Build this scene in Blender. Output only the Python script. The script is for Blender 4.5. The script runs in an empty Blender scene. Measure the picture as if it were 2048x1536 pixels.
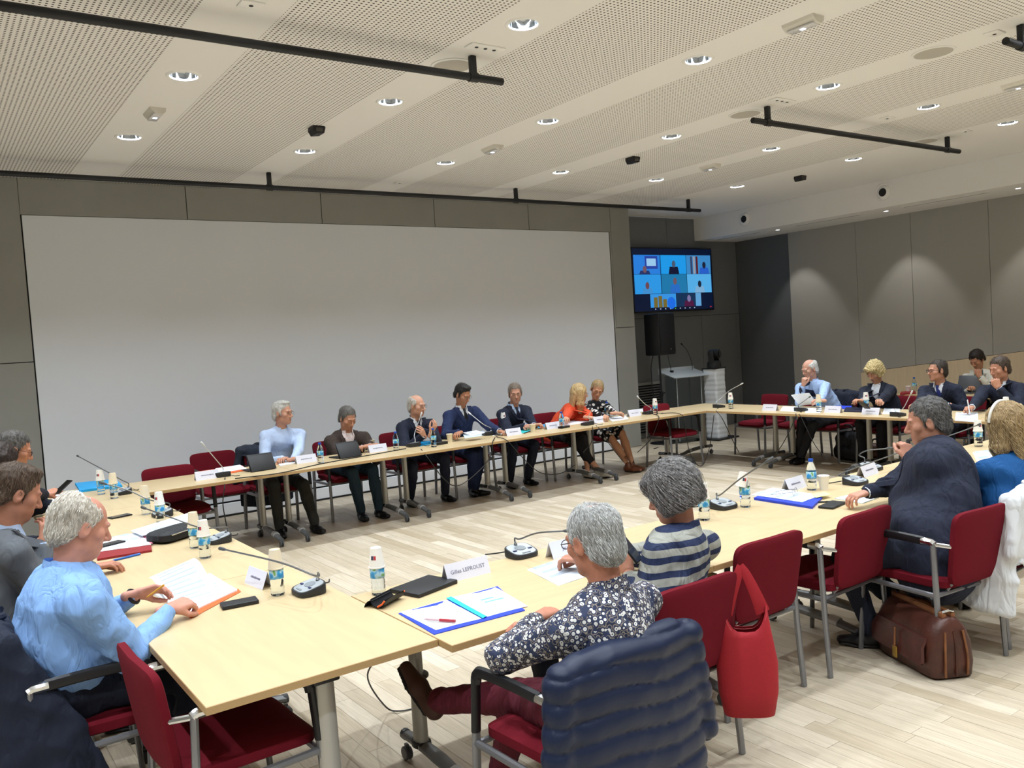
import bpy, bmesh, math, random
import numpy as np
from mathutils import Vector as V, Matrix, Euler
from mathutils.bvhtree import BVHTree
SC = bpy.context.scene
COL = SC.collection
R = math.radians
PI = math.pi
random.seed(7)
# ---------------------------------------------------------------- camera
FPX, YAW, PIT, ROL = 1690.386, 0.6152005, -0.05066599, -0.0641283
CAM = V((0, 0, 1.80))
def _axes():
    cy, sy = math.cos(YAW), math.sin(YAW)
    fw = V((sy*math.cos(PIT), cy*math.cos(PIT), math.sin(PIT)))
    rt = V((cy, -sy, 0)); up = rt.cross(fw)
    c, s = math.cos(ROL), math.sin(ROL)
    return c*rt + s*up, -s*rt + c*up, fw
AX_R, AX_U, AX_F = _axes()
cd = bpy.data.cameras.new('camera'); cam = bpy.data.objects.new('camera', cd); COL.objects.link(cam)
cd.sensor_width = 36; cd.lens = 36*FPX/2048; cd.clip_start = .05; cd.clip_end = 100
mw = Matrix.Identity(4)
for i in range(3):
    mw[i][0], mw[i][1], mw[i][2], mw[i][3] = AX_R[i], AX_U[i], -AX_F[i], CAM[i]
cam.matrix_world = mw
SC.camera = cam
# ---------------------------------------------------------------- world, exposure
SC.view_settings.view_transform = 'Standard'; SC.view_settings.look = 'None'
SC.view_settings.exposure = 0.0; SC.view_settings.gamma = 1.0
SC.cycles.caustics_reflective = False
try: SC.view_settings.use_curve_mapping = False
except Exception: pass
wd = bpy.data.worlds.new('world'); SC.world = wd; wd.use_nodes = True
wd.node_tree.nodes['Background'].inputs[0].default_value = (.55, .6, .7, 1)
wd.node_tree.nodes['Background'].inputs[1].default_value = .3
LAMP_W = 37.0       # each recessed ceiling downlight
LAMP_COL = (.86, .935, 1.0)
SPOT_W = 34.0       # small wall-wash spots in the bulkhead
# ---------------------------------------------------------------- room sizes
CZ, WY, NY, RX, BX, SZ = 3.76, 9.82, 10.44, 12.67, 11.56, 3.37
LX, FY = -3.0, -2.6
LX0, LDX, LY0, LDY = 1.683, 1.584, 4.253, 1.789
TZ = .72
def ray(u, v): return AX_R*((u-1024)/FPX) - AX_U*((v-768)/FPX) + AX_F
def at(u, v, z=TZ):
    d = ray(u, v); return CAM + d*((z-CAM.z)/d.z)
def aty(u, v, y):
    d = ray(u, v); return CAM + d*(y/d.y)
def atx(u, v, x):
    d = ray(u, v); return CAM + d*(x/d.x)
# ---------------------------------------------------------------- materials
def lin(h):
    if isinstance(h, str):
        h = h.lstrip('#'); c = [int(h[i:i+2], 16)/255 for i in (0, 2, 4)]
    else: c = h
    return tuple((x/12.92 if x <= .04045 else ((x+.055)/1.055)**2.4) for x in c) + (1,)
_M = {}
def mat(name, col='#808080', rough=.5, metal=0, spec=.5, nz=0, nscale=40, bump=0, bscale=200, trans=0, ior=1.45, emit=None, es=0, alpha=1, sheen=0, stretch=(1,1,1), coat=0, fold=0, fscale=9):
    if name in _M: return _M[name]
    m = bpy.data.materials.new(name); m.use_nodes = True; nt = m.node_tree; b = nt.nodes['Principled BSDF']
    c = lin(col); b.inputs['Base Color'].default_value = c
    b.inputs['Roughness'].default_value = rough; b.inputs['Metallic'].default_value = metal
    b.inputs['Specular IOR Level'].default_value = spec
    b.inputs['Transmission Weight'].default_value = trans; b.inputs['IOR'].default_value = ior
    b.inputs['Alpha'].default_value = alpha
    if sheen: b.inputs['Sheen Weight'].default_value = sheen
    if coat: b.inputs['Coat Weight'].default_value = coat
    if emit: b.inputs['Emission Color'].default_value = lin(emit); b.inputs['Emission Strength'].default_value = es
    if nz or bump or fold:
        tc = nt.nodes.new('ShaderNodeTexCoord'); mp = nt.nodes.new('ShaderNodeMapping'); mp.inputs['Scale'].default_value = stretch
        nt.links.new(tc.outputs['Object'], mp.inputs['Vector'])
    if nz:
        n = nt.nodes.new('ShaderNodeTexNoise'); n.inputs['Scale'].default_value = nscale; n.inputs['Detail'].default_value = 5
        nt.links.new(mp.outputs[0], n.inputs['Vector'])
        r = nt.nodes.new('ShaderNodeValToRGB'); e = r.color_ramp.elements
        e[0].position = .3; e[1].position = .7
        e[0].color = tuple(x*(1-nz) for x in c[:3])+(1,); e[1].color = tuple(min(1, x*(1+nz)) for x in c[:3])+(1,)
        nt.links.new(n.outputs['Fac'], r.inputs[0]); nt.links.new(r.outputs[0], b.inputs['Base Color'])
    if bump:
        n = nt.nodes.new('ShaderNodeTexNoise'); n.inputs['Scale'].default_value = bscale; n.inputs['Detail'].default_value = 4
        nt.links.new(mp.outputs[0], n.inputs['Vector'])
        bp = nt.nodes.new('ShaderNodeBump'); bp.inputs['Strength'].default_value = bump; bp.inputs['Distance'].default_value = .005
        nt.links.new(n.outputs['Fac'], bp.inputs['Height']); nt.links.new(bp.outputs[0], b.inputs['Normal'])
    if fold:
        n2 = nt.nodes.new('ShaderNodeTexNoise'); n2.inputs['Scale'].default_value = fscale; n2.inputs['Detail'].default_value = 3; n2.inputs['Roughness'].default_value = .45; n2.inputs['Distortion'].default_value = .7
        mp2 = nt.nodes.new('ShaderNodeMapping'); mp2.inputs['Scale'].default_value = (1.5, 1.5, .55); nt.links.new(tc.outputs['Object'], mp2.inputs[0]); nt.links.new(mp2.outputs[0], n2.inputs['Vector'])
        sb = nt.nodes.new('ShaderNodeMath'); sb.operation = 'SUBTRACT'; sb.inputs[1].default_value = .5; ab = nt.nodes.new('ShaderNodeMath'); ab.operation = 'ABSOLUTE'
        nt.links.new(n2.outputs['Fac'], sb.inputs[0]); nt.links.new(sb.outputs[0], ab.inputs[0])
        b2 = nt.nodes.new('ShaderNodeBump'); b2.inputs['Strength'].default_value = fold; b2.inputs['Distance'].default_value = .05; nt.links.new(ab.outputs[0], b2.inputs['Height'])
        if b.inputs['Normal'].is_linked: nt.links.new(b2.outputs[0], b.inputs['Normal'].links[0].from_node.inputs['Normal'])
        else: nt.links.new(b2.outputs[0], b.inputs['Normal'])
    _M[name] = m
    return m
def nodes(m): return m.node_tree.nodes, m.node_tree.links, m.node_tree.nodes['Principled BSDF']
# ---------------------------------------------------------------- mesh builder
class MB:
    def __init__(s): s.v = []; s.f = []; s.mi = []
    def add(s, vs, fs, M=None, mi=0):
        o = len(s.v)
        s.v += [tuple(M @ V(p)) if M is not None else tuple(p) for p in vs]
        for k, f in enumerate(fs):
            s.f.append([i+o for i in f]); s.mi.append(mi[k] if isinstance(mi, (list, tuple)) else mi)
        return s
    def box(s, c, d, M=None, b=0, seg=2, mi=0, rz=0):
        x, y, z = d[0]/2, d[1]/2, d[2]/2
        T = Matrix.Translation(V(c))
        if rz: T = T @ Matrix.Rotation(rz, 4, 'Z')
        if M is not None: T = M @ T
        if b:
            bm = bmesh.new(); bmesh.ops.create_cube(bm, size=1)
            for v in bm.verts: v.co = V((v.co.x*d[0], v.co.y*d[1], v.co.z*d[2]))
            bmesh.ops.bevel(bm, geom=bm.edges[:], offset=b, segments=seg, affect='EDGES', profile=.5)
            bm.verts.index_update()
            s.add([v.co[:] for v in bm.verts], [[v.index for v in f.verts] for f in bm.faces], T, mi); bm.free()
            return s
        vs = [(a*x, q*y, e*z) for a in (-1, 1) for q in (-1, 1) for e in (-1, 1)]
        return s.add(vs, [(0,1,3,2),(4,6,7,5),(0,4,5,1),(2,3,7,6),(0,2,6,4),(1,5,7,3)], T, mi)
    def tube(s, pts, r, n=8, M=None, mi=0, closed=False, flat=1.0):
        pts = [V(p) for p in pts]; m = len(pts)
        rs = r if isinstance(r, (list, tuple)) else [r]*m
        vs = []; up = None
        for i, p in enumerate(pts):
            if closed: t = pts[(i+1) % m]-pts[i-1]
            else: t = pts[min(i+1, m-1)]-pts[max(i-1, 0)]
            t = t.normalized() if t.length > 1e-9 else V((0, 0, 1))
            if up is None: up = V((0, 0, 1)) if abs(t.z) < .9 else V((1, 0, 0))
            a = (up - t*up.dot(t)); a = a.normalized() if a.length > 1e-6 else t.orthogonal().normalized()
            up = a; b = t.cross(a)
            vs += [p + a*(rs[i]*math.cos(2*PI*k/n)) + b*(rs[i]*flat*math.sin(2*PI*k/n)) for k in range(n)]
        fs = []
        for i in range(m if closed else m-1):
            for k in range(n):
                j = (i+1) % m
                fs.append((i*n+k, i*n+(k+1) % n, j*n+(k+1) % n, j*n+k))
        if not closed: fs += [tuple(range(n))[::-1], tuple(range((m-1)*n, m*n))]
        return s.add(vs, fs, M, mi)
    def lathe(s, prof, n=24, M=None, mi=0, sx=1, sy=1, cap=False):
        vs = [(r*sx*math.cos(2*PI*k/n), r*sy*math.sin(2*PI*k/n), z) for r, z in prof for k in range(n)]
        fs = [(i*n+k, i*n+(k+1) % n, (i+1)*n+(k+1) % n, (i+1)*n+k) for i in range(len(prof)-1) for k in range(n)]
        if cap and prof[0][0] > 1e-6: fs.append(tuple(range(n))[::-1])
        if cap and prof[-1][0] > 1e-6: fs.append(tuple(range((len(prof)-1)*n, len(prof)*n)))
        return s.add(vs, fs, M, mi)
    def ext(s, poly, z0, z1, M=None, mi=0):
        n = len(poly)
        vs = [(x, y, z0) for x, y in poly]+[(x, y, z1) for x, y in poly]
        fs = [tuple(range(n))[::-1], tuple(range(n, 2*n))]+[(i, (i+1) % n, n+(i+1) % n, n+i) for i in range(n)]
        return s.add(vs, fs, M, mi)
    def grid(s, fn, nu, nv, M=None, mi=0, wrap=False):
        vs = [fn(i/(nu if wrap else nu-1), j/(nv-1)) for j in range(nv) for i in range(nu)]
        fs = [(j*nu+i, j*nu+(i+1) % nu, (j+1)*nu+(i+1) % nu, (j+1)*nu+i) for j in range(nv-1) for i in range(nu if wrap else nu-1)]
        return s.add(vs, fs, M, mi)
    def sheet(s, fn, nu, nv, th, M=None, mi=0):
        # a sheet with real thickness: fn gives the upper side, the lower lies th beneath along z
        vs = [V(fn(i/(nu-1), j/(nv-1))) for j in range(nv) for i in range(nu)]
        n = len(vs); vs += [p-V((0, 0, th)) for p in vs]
        fs = []
        for j in range(nv-1):
            for i in range(nu-1):
                a = (j*nu+i, j*nu+i+1, (j+1)*nu+i+1, (j+1)*nu+i)
                fs += [a, tuple(n+q for q in a[::-1])]
        rim = [i for i in range(nu)]+[j*nu+nu-1 for j in range(1, nv)]+[(nv-1)*nu+i for i in range(nu-2, -1, -1)]+[j*nu for j in range(nv-2, 0, -1)]
        for k in range(len(rim)):
            a, b = rim[k], rim[(k+1) % len(rim)]; fs.append((b, a, n+a, n+b))
        return s.add(vs, fs, M, mi)
    def pillow(s, w, h, r, th, n=36, rings=(.0, .4, .75, .93, 1), edge=.45, warp=None, M=None, mi=0):
        out = []
        for k in range(n):
            a = 2*PI*k/n; cx, sx = math.cos(a), math.sin(a)
            e = 2/max(2.0, min(w, h)/max(r, 1e-3)*.9+1)
            out.append((w/2*math.copysign(abs(cx)**e, cx), h/2*math.copysign(abs(sx)**e, sx)))
        vs = []; fs = []
        def W(p): return warp(V(p)) if warp else V(p)
        for sg in (1, -1):
            for q in rings:
                t = th/2*(edge+(1-edge)*math.sqrt(max(0, 1-q**4))) if q < 1 else th/2*edge
                vs += [W((x*q, y*q, sg*t)) for x, y in out]
        m = len(rings)
        for sd in range(2):
            for i in range(m-1):
                for k in range(n):
                    a = (sd*m+i)*n+k; b = (sd*m+i)*n+(k+1) % n
                    q = (a, b, b+n, a+n); fs.append(q if sd else q[::-1])
        for k in range(n):
            a = (m-1)*n+k; b = (m-1)*n+(k+1) % n
            fs.append((a, b, b+m*n, a+m*n))
        return s.add(vs, fs, M, mi)
    def ob(s, name, mats, par=None, smooth=35, loc=None, rz=0):
        return mesh_ob(name, s.v, s.f, mats, par, smooth, s.mi, loc, rz)
def mesh_ob(name, v, f, mats, par=None, smooth=35, mi=None, loc=None, rz=0):
    me = bpy.data.meshes.new(name); me.from_pydata([tuple(p) for p in v] if not isinstance(v, np.ndarray) else v.tolist(), [], f if not isinstance(f, np.ndarray) else f.tolist())
    for m in (mats if isinstance(mats, (list, tuple)) else [mats]): me.materials.append(m)
    if mi is not None and len(mi): me.polygons.foreach_set('material_index', np.asarray(mi, dtype=np.int32))
    if smooth:
        me.polygons.foreach_set('use_smooth', [True]*len(me.polygons))
        if smooth < 180: me.set_sharp_from_angle(angle=R(smooth))
    me.update()
    o = bpy.data.objects.new(name, me); COL.objects.link(o)
    if par is not None: o.parent = par
    if loc is not None: o.location = loc
    if rz: o.rotation_euler = (0, 0, rz)
    return o
def tag(o, label, cat, group=None, kind=None):
    if label: o['label'] = label
    if cat: o['category'] = cat
    if group: o['group'] = group
    if kind: o['kind'] = kind
    return o
def thing(name, label, cat, loc=(0, 0, 0), rz=0, group=None):
    o = bpy.data.objects.new(name, None); COL.objects.link(o); o.empty_display_size = .1
    o.location = loc; o.rotation_euler = (0, 0, rz)
    return tag(o, label, cat, group)
def struct(o): o['kind'] = 'structure'; return o
def kids(o): return [c for c in KID if c.parent == o] if False else list(o.children)
def dup(root, loc, rz, label=None, group=None):
    r = root.copy(); COL.objects.link(r); r.location = loc; r.rotation_euler = (0, 0, rz)
    if label: r['label'] = label
    if group: r['group'] = group
    for ch in list(root.children):
        c = ch.copy(); COL.objects.link(c); c.parent = r
        for g in list(ch.children):
            d = g.copy(); COL.objects.link(d); d.parent = c
    return r
def arc(pts, n=8):
    # Catmull-Rom through points
    P = [V(p) for p in pts]; P = [P[0]*2-P[1]]+P+[P[-1]*2-P[-2]]; out = []
    for i in range(1, len(P)-2):
        a, b, c, d = P[i-1:i+3]
        for k in range(n):
            t = k/n
            out.append(.5*((2*b)+(c-a)*t+(2*a-5*b+4*c-d)*t*t+(3*b-a-3*c+d)*t**3))
    out.append(P[-2]); return out
# ================================================================ ROOM
m_white = mat('white paint', '#f0efed', .85, bump=.02, bscale=300)
m_soffit = mat('bulkhead paint', '#ecebe9', .85)
m_plen = mat('plenum black', '#101010', .9)
m_panel = mat('grey laminate panel', '#94948f', .55, nz=.03, nscale=3, bump=.03, bscale=500)
m_fabric = mat('grey acoustic fabric', '#a9a7a1', .95, nz=.05, nscale=400, bump=.15, bscale=700)
m_dark = mat('dark grey panel', '#787a7c', .8, nz=.04, nscale=60)
m_darker = mat('charcoal side panel', '#606367', .85, nz=.05, nscale=60)
m_seam = mat('panel joint black', '#1c1c1c', .9)
m_screen = mat('projection screen white', '#dfe3ea', .9)
m_dado = mat('pale wood dado', '#dcc8a8', .5, nz=.05, nscale=3, stretch=(1, 8, 1))
m_black = mat('matt black metal', '#15161a', .45)
# perforated ceiling board: round holes on a 25 mm grid
m_perf = mat('perforated white board', '#efedea', .85)
ns, lk, pb = nodes(m_perf)
tc = ns.new('ShaderNodeTexCoord'); vm = ns.new('ShaderNodeVectorMath'); vm.operation = 'SCALE'; vm.inputs['Scale'].default_value = 1/.0305
fr = ns.new('ShaderNodeVectorMath'); fr.operation = 'FRACTION'; sb = ns.new('ShaderNodeVectorMath'); sb.operation = 'SUBTRACT'; sb.inputs[1].default_value = (.5, .5, 0)
ml = ns.new('ShaderNodeVectorMath'); ml.operation = 'MULTIPLY'; ml.inputs[1].default_value = (1, 1, 0)
ln = ns.new('ShaderNodeVectorMath'); ln.operation = 'LENGTH'; lt = ns.new('ShaderNodeMath'); lt.operation = 'LESS_THAN'; lt.inputs[1].default_value = .235
mx = ns.new('ShaderNodeMixRGB'); mx.inputs[1].default_value = lin('#efedea'); mx.inputs[2].default_value = lin('#4c4843')
lk.new(tc.outputs['Object'], vm.inputs[0]); lk.new(vm.outputs[0], fr.inputs[0]); lk.new(fr.outputs[0], sb.inputs[0]); lk.new(sb.outputs[0], ml.inputs[0])
lk.new(ml.outputs[0], ln.inputs[0]); lk.new(ln.outputs['Value'], lt.inputs[0]); lk.new(lt.outputs[0], mx.inputs[0]); lk.new(mx.outputs[0], pb.inputs['Base Color'])
# ---- ceiling
ceil = struct(MB().box(((LX+RX)/2, (FY+NY)/2, CZ+.24), (RX-LX+.4, NY-FY+.4, .08)).ob('ceiling', m_plen, smooth=0))
SW = .45
LCOLS = list(range(-2, 6)); LROWS = [-3, -2, -1, 0, 1, 2]
LAMPS = [(LX0+LDX*i, LY0+LDY*j) for i in LCOLS for j in LROWS]
HR = .098
def holed(mb, cx, cy, hx, hy, z, r, n=32):
    # flat cell 2hx x 2hy with a round hole
    vs = []; 
    for k in range(n):
        a = 2*PI*k/n; c, s = math.cos(a), math.sin(a); q = 1/max(abs(c)/hx, abs(s)/hy)
        vs.append((cx+c*q, cy+s*q, z))
    for k in range(n):
        a = 2*PI*k/n; vs.append((cx+r*math.cos(a), cy+r*math.sin(a), z))
    mb.add(vs, [(k, n+k, n+(k+1) % n, (k+1) % n) for k in range(n)])
    for sx in (-1, 1):
        for sy in (-1, 1):
            a = math.atan2(sy*hy, sx*hx) % (2*PI); k = int(a/(2*PI/n)); o = len(mb.v)
            p, q2 = vs[k], vs[(k+1) % n]
            mb.add([p, q2, (cx+sx*hx, cy+sy*hy, z)], [(0, 1, 2)])
YB = NY
for i in LCOLS:
    xc = LX0+LDX*i
    mb = MB(); ys = sorted(LY0+LDY*j for j in LROWS); y0 = FY
    for y in ys:
        mb.add([(xc-SW/2, y0, CZ), (xc+SW/2, y0, CZ), (xc+SW/2, y-.2, CZ), (xc-SW/2, y-.2, CZ)], [(0, 3, 2, 1)])
        holed(mb, xc, y, SW/2, .2, CZ, HR); y0 = y+.2
    mb.add([(xc-SW/2, y0, CZ), (xc+SW/2, y0, CZ), (xc+SW/2, YB, CZ), (xc-SW/2, YB, CZ)], [(0, 3, 2, 1)])
    mb.ob('plain_strip', m_white, ceil, 0)
    if i < 5:
        MB().box((xc+LDX/2, (FY+YB)/2, CZ+.007), (LDX-SW, YB-FY, .014)).ob('perforated_board', m_perf, ceil, 0)
MB().box(((LX+LX0-2*LDX-SW/2)/2, (FY+YB)/2, CZ+.007), (LX0-2*LDX-SW/2-LX, YB-FY, .014)).ob('plain_strip', m_white, ceil, 0)
x9 = LX0+5*LDX+SW/2
MB().box(((x9+RX)/2, (FY+YB)/2, CZ+.007), (RX-x9, YB-FY, .014)).ob('plain_strip', m_white, ceil, 0)
# ---- downlights
m_ring = mat('white lamp ring', '#f4f4f2', .4); m_refl = mat('mirror reflector', '#dfe6ee', .06, metal=1)
m_led = mat('led disc', '#ffffff', .5, emit='#f2f8ff', es=14)
lampdat = bpy.data.lights.new('downlight', 'AREA'); lampdat.shape = 'DISK'; lampdat.size = .085; lampdat.energy = LAMP_W; lampdat.color = LAMP_COL
d0 = None
for n, (x, y) in enumerate(LAMPS):
    i_, j_ = divmod(n, len(LROWS)); lb = 'recessed downlight in the %s plain strip from left, %s' % (('leftmost hidden', 'first hidden', 'first', 'second', 'third', 'fourth', 'fifth', 'last')[i_], ('far behind the camera', 'behind the camera', 'just above the camera', 'third row from the screen', 'second row from the screen', 'row nearest the screen')[j_])
    if d0 is None:
        d0 = thing('ceiling_downlight', lb, 'ceiling light', (x, y, CZ), 0, 'recessed downlights in the plain ceiling strips')
        MB().lathe([(HR-.008, .001), (HR-.006, -.007), (HR+.012, -.007), (HR+.02, 0), (HR+.02, .002)], 32).ob('ring', m_ring, d0)
        MB().lathe([(HR-.006, -.004), (.086, .035), (.068, .07), (.05, .088), (.046, .092)], 32).ob('reflector', m_refl, d0)
        MB().lathe([(0.0, .089), (.048, .0891), (.048, .105), (0, .105)], 24).ob('diffuser', m_led, d0)
        r = d0
        lo = bpy.data.objects.new('downlight_lamp', lampdat); COL.objects.link(lo); lo.parent = r; lo.location = (0, 0, .082)
    else: r = dup(d0, (x, y, CZ), 0, lb)
# ---- floor: oak staves running away from the camera
m_floor = mat('pale oak stave', '#c9b89b', .42, spec=.4)
ns, lk, pb = nodes(m_floor)
at_ = ns.new('ShaderNodeAttribute'); at_.attribute_name = 'tint'; tc = ns.new('ShaderNodeTexCoord')
mp = ns.new('ShaderNodeMapping'); mp.inputs['Scale'].default_value = (30, 2.2, 1); nz = ns.new('ShaderNodeTexNoise'); nz.inputs['Scale'].default_value = 1.6; nz.inputs['Detail'].default_value = 8; nz.inputs['Distortion'].default_value = 1.2
gm = ns.new('ShaderNodeNewGeometry')
lk.new(gm.outputs['Position'], mp.inputs[0]); lk.new(mp.outputs[0], nz.inputs['Vector'])
rp = ns.new('ShaderNodeValToRGB'); e = rp.color_ramp.elements; e[0].position = .25; e[1].position = .75; e[0].color = (.80, .78, .75, 1); e[1].color = (1.08, 1.08, 1.08, 1)
lk.new(nz.outputs['Fac'], rp.inputs[0])
mx = ns.new('ShaderNodeMixRGB'); mx.blend_type = 'MULTIPLY'; mx.inputs[0].default_value = 1
lk.new(at_.outputs['Color'], mx.inputs[1]); lk.new(rp.outputs[0], mx.inputs[2]); lk.new(mx.outputs[0], pb.inputs['Base Color'])
bpn = ns.new('ShaderNodeBump'); bpn.inputs['Strength'].default_value = .06; bpn.inputs['Distance'].default_value = .004; lk.new(nz.outputs['Fac'], bpn.inputs['Height']); lk.new(bpn.outputs[0], pb.inputs['Normal'])
floor = struct(MB().box(((LX+RX)/2, (FY+NY)/2, -.06), (RX-LX+.4, NY-FY+.4, .1)).ob('floor', mat('stave joint', '#6b5b44', .8), smooth=0))
rs = random.Random(3); pls = []
SWD = .0925
x = LX; 
while x < RX:
    y = FY - rs.random()*.9
    while y < NY:
        L = rs.choice((.45, .6, .75, .9)); t = rs.gauss(.5, .18)
        pls.append((x, x+SWD, max(y, FY), min(y+L, NY), t, rs.uniform(0, .0008))); y += L
    x += SWD
def tint(t):
    a, b = lin('#ae9f86'), lin('#d5cab8'); t = min(1, max(0, t)); return tuple(a[i]*(1-t)+b[i]*t for i in range(3))+(1,)
def seen(p):
    c = V(((p[0]+p[1])/2, (p[2]+p[3])/2, 0))-CAM; d = c.dot(AX_F)
    if d < .3: return 0
    u = c.dot(AX_R)/d*FPX; v = -c.dot(AX_U)/d*FPX
    return 1/d if abs(u) < 1060 and abs(v) < 800 else 0
order = sorted(pls, key=seen, reverse=True)
def plank_mesh(ps, name):
    v = []; f = []; c = []
    for (x0, x1, y0, y1, t, dz) in ps:
        g = .0007; o = len(v); zt = -.0012+dz
        v += [(x0+g, y0+g, -.012), (x1-g, y0+g, -.012), (x1-g, y1-g, -.012), (x0+g, y1-g, -.012), (x0+g, y0+g, zt), (x1-g, y0+g, zt), (x1-g, y1-g, zt), (x0+g, y1-g, zt)]
        f += [(o+4, o+5, o+6, o+7), (o, o+1, o+5, o+4), (o+1, o+2, o+6, o+5), (o+2, o+3, o+7, o+6), (o+3, o, o+4, o+7)]; c += [tint(t)]*8
    ob = mesh_ob(name, v, f, m_floor, floor, 0)
    ca = ob.data.color_attributes.new('tint', 'FLOAT_COLOR', 'POINT'); ca.data.foreach_set('color', np.array(c, dtype=np.float32).ravel())
    return ob
for p in order[:290]: plank_mesh([p], 'plank')
plank_mesh(order[290:], 'planking')['kind'] = 'stuff'
# ---- back wall with panels around the white screen
wb = struct(MB().box(((LX+9.4)/2, WY+.12, CZ/2), (9.4-LX, .2, CZ)).ob('wall_back', m_seam, smooth=0))
SX0, SX1, STOP = 1.03, 8.96, 3.385
def panel(name, x0, x1, z0, z1, y, m, par, ax='y', th=.02, g=.004):
    c = ((x0+x1)/2, y+th/2, (z0+z1)/2); d = (x1-x0-2*g, th, z1-z0-2*g)
    if ax == 'x': c = (c[1], c[0], c[2]); d = (d[1], d[0], d[2])
    return MB().box(c, d, b=.002, seg=1).ob(name, m, par, 0)
seams = [1.015, 2.65, 4.25, 5.85, 7.42, 9.0]
for a, b in zip(seams[:-1], seams[1:]): panel('wall_panel', a, b, STOP, CZ, WY, m_panel, wb)
for a, b in ((LX, -.6), (-.6, 1.02)):
    for z0, z1 in ((0, 1.9), (1.9, CZ)): panel('wall_panel', a, b, z0, z1, WY, m_panel, wb)
for z0, z1 in ((0, 1.9), (1.9, CZ)): panel('wall_panel', 8.97 if z1 < 2 else 9.0, 9.4, z0, z1, WY, m_panel, wb)
panel('wall_panel', 8.97, 9.0, 1.9, STOP, WY, m_panel, wb, g=0)
MB().box((9.39, (WY+NY)/2+.01, CZ/2), (.02, NY-WY, CZ)).ob('return_panel', m_dark, wb, 0)
scr = thing('projection_screen', 'large blank white projection screen filling the back wall', 'screen', ((SX0+SX1)/2, WY, .06))
MB().box((0, .012, (STOP-.2)/2+.125), (SX1-SX0+.0, .012, STOP-.2+.03), b=.003, seg=1).ob('screen_surface', m_screen, scr, 0)
MB().box((0, .004, .025), (SX1-SX0-.01, .03, .13), b=.004).ob('bottom_ledge', mat('white ledge', '#e8ebf0', .7), scr, 0)
struct(MB().box(((SX0+SX1)/2, WY-.004, .009), (SX1-SX0, .03, .018)).ob('baseboard_back', m_seam, smooth=0))
# ---- niche wall, right wall, bulkhead
wn = struct(MB().box(((9.4+RX)/2+.1, NY+.12, CZ/2), (RX-9.4+.4, .2, CZ)).ob('wall_niche', m_seam, smooth=0))
for a, b, z0, z1 in ((9.4, 10.87, 2.04, CZ), (10.87, RX, 2.04, CZ), (9.4, 10.3, 0, 2.04), (10.3, 11.64, 0, 2.04), (11.64, 12.57, 0, 2.04), (12.57, RX, 0, 2.04)):
    panel('wall_panel', a, b, z0, z1, NY, m_dark, wn, g=.003)
wr = struct(MB().box((RX+.14, (FY+NY)/2, CZ/2), (.2, NY-FY+.2, CZ)).ob('wall_right', m_seam, smooth=0))
panel('wall_panel', 9.27, NY, 0, SZ+.05, RX, m_darker, wr, 'x', g=0)
ye = [9.27, 7.98, 7.05, 5.9, 4.6, 3.3, 2.0, .7, -.6, FY]
def dz(y): return .905+(8.16-y)*.1125
for a, b in zip(ye[1:], ye[:-1]):
    z0 = 0
    if a >= 7.9: panel('wall_panel', a, b, 0, SZ+.05, RX-.03, m_fabric, wr, 'x', th=.05, g=.003)
    else:
        zs = [(a+.003, dz(a)), (b-.003, dz(b))]
        mb = MB(); mb.ext([(a+.003, dz(a)), (b-.003, dz(b)), (b-.003, SZ+.05), (a+.003, SZ+.05)], 0, .05, Matrix(((0, 0, 1, RX-.03), (1, 0, 0, 0), (0, 1, 0, 0), (0, 0, 0, 1))))
        mb.ob('wall_panel', m_fabric, wr, 0)
mb = MB(); mb.ext([(FY, 0), (7.98, 0), (7.98, dz(7.98)-.006), (FY, dz(FY)-.006)], 0, .05, Matrix(((0, 0, 1, RX-.035), (1, 0, 0, 0), (0, 1, 0, 0), (0, 0, 0, 1))))
mb.ob('wood_dado', m_dado, wr, 0)
bh = struct(MB().box(((BX+RX)/2+.05, (FY+NY)/2, (SZ+CZ)/2), (RX-BX+.1, NY-FY, CZ-SZ), b=.004, seg=1).ob('trim_1', m_soffit, smooth=0))
for k, (a, b) in enumerate(((8.56, 7.39), (6.72, 5.52), (10.2, 9.24), (4.9, 3.7), (3.0, 1.8))):
    o = thing('linear_diffuser', 'narrow slot air diffuser in the bulkhead soffit, %s' % ('above the blond woman', 'above the men in navy suits', 'in the dark corner', 'over the far right seat', 'nearest the camera')[k], 'air vent', (11.86, (a+b)/2, SZ))
    MB().box((0, 0, -.002), (.05, abs(a-b), .006), b=.001, seg=1).ob('frame', m_soffit, o, 0); MB().box((0, 0, -.0045), (.016, abs(a-b)-.04, .004)).ob('slot', m_seam, o, 0)
for k, (y, z, l) in enumerate(((6.82, 3.585, 'round white air nozzle with black throat, nearer of two on the bulkhead'), (9.3, 3.585, 'round white air nozzle with black throat, farther of two near the dark corner'))):
    o = thing('air_nozzle', l, 'air vent', (BX, y, z)); T = Matrix.Rotation(-PI/2, 4, 'Y')
    MB().lathe([(.135, 0), (.135, .008), (.12, .014), (.108, .006), (.1, .01)], 36, T).ob('flange', m_soffit, o)
    MB().lathe([(.1, .006), (.085, .03), (.06, .042), (.058, .03)], 36, T).ob('nozzle_ring', m_ring, o)
    MB().lathe([(0, .028), (.06, .034), (.058, .02), (0, .02)], 28, T).ob('throat', m_black, o)
sd = bpy.data.lights.new('wall_spot', 'SPOT'); sd.energy = SPOT_W; sd.spot_size = R(66); sd.spot_blend = .5; sd.shadow_soft_size = .03; sd.color = (1, .96, .9)
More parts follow.
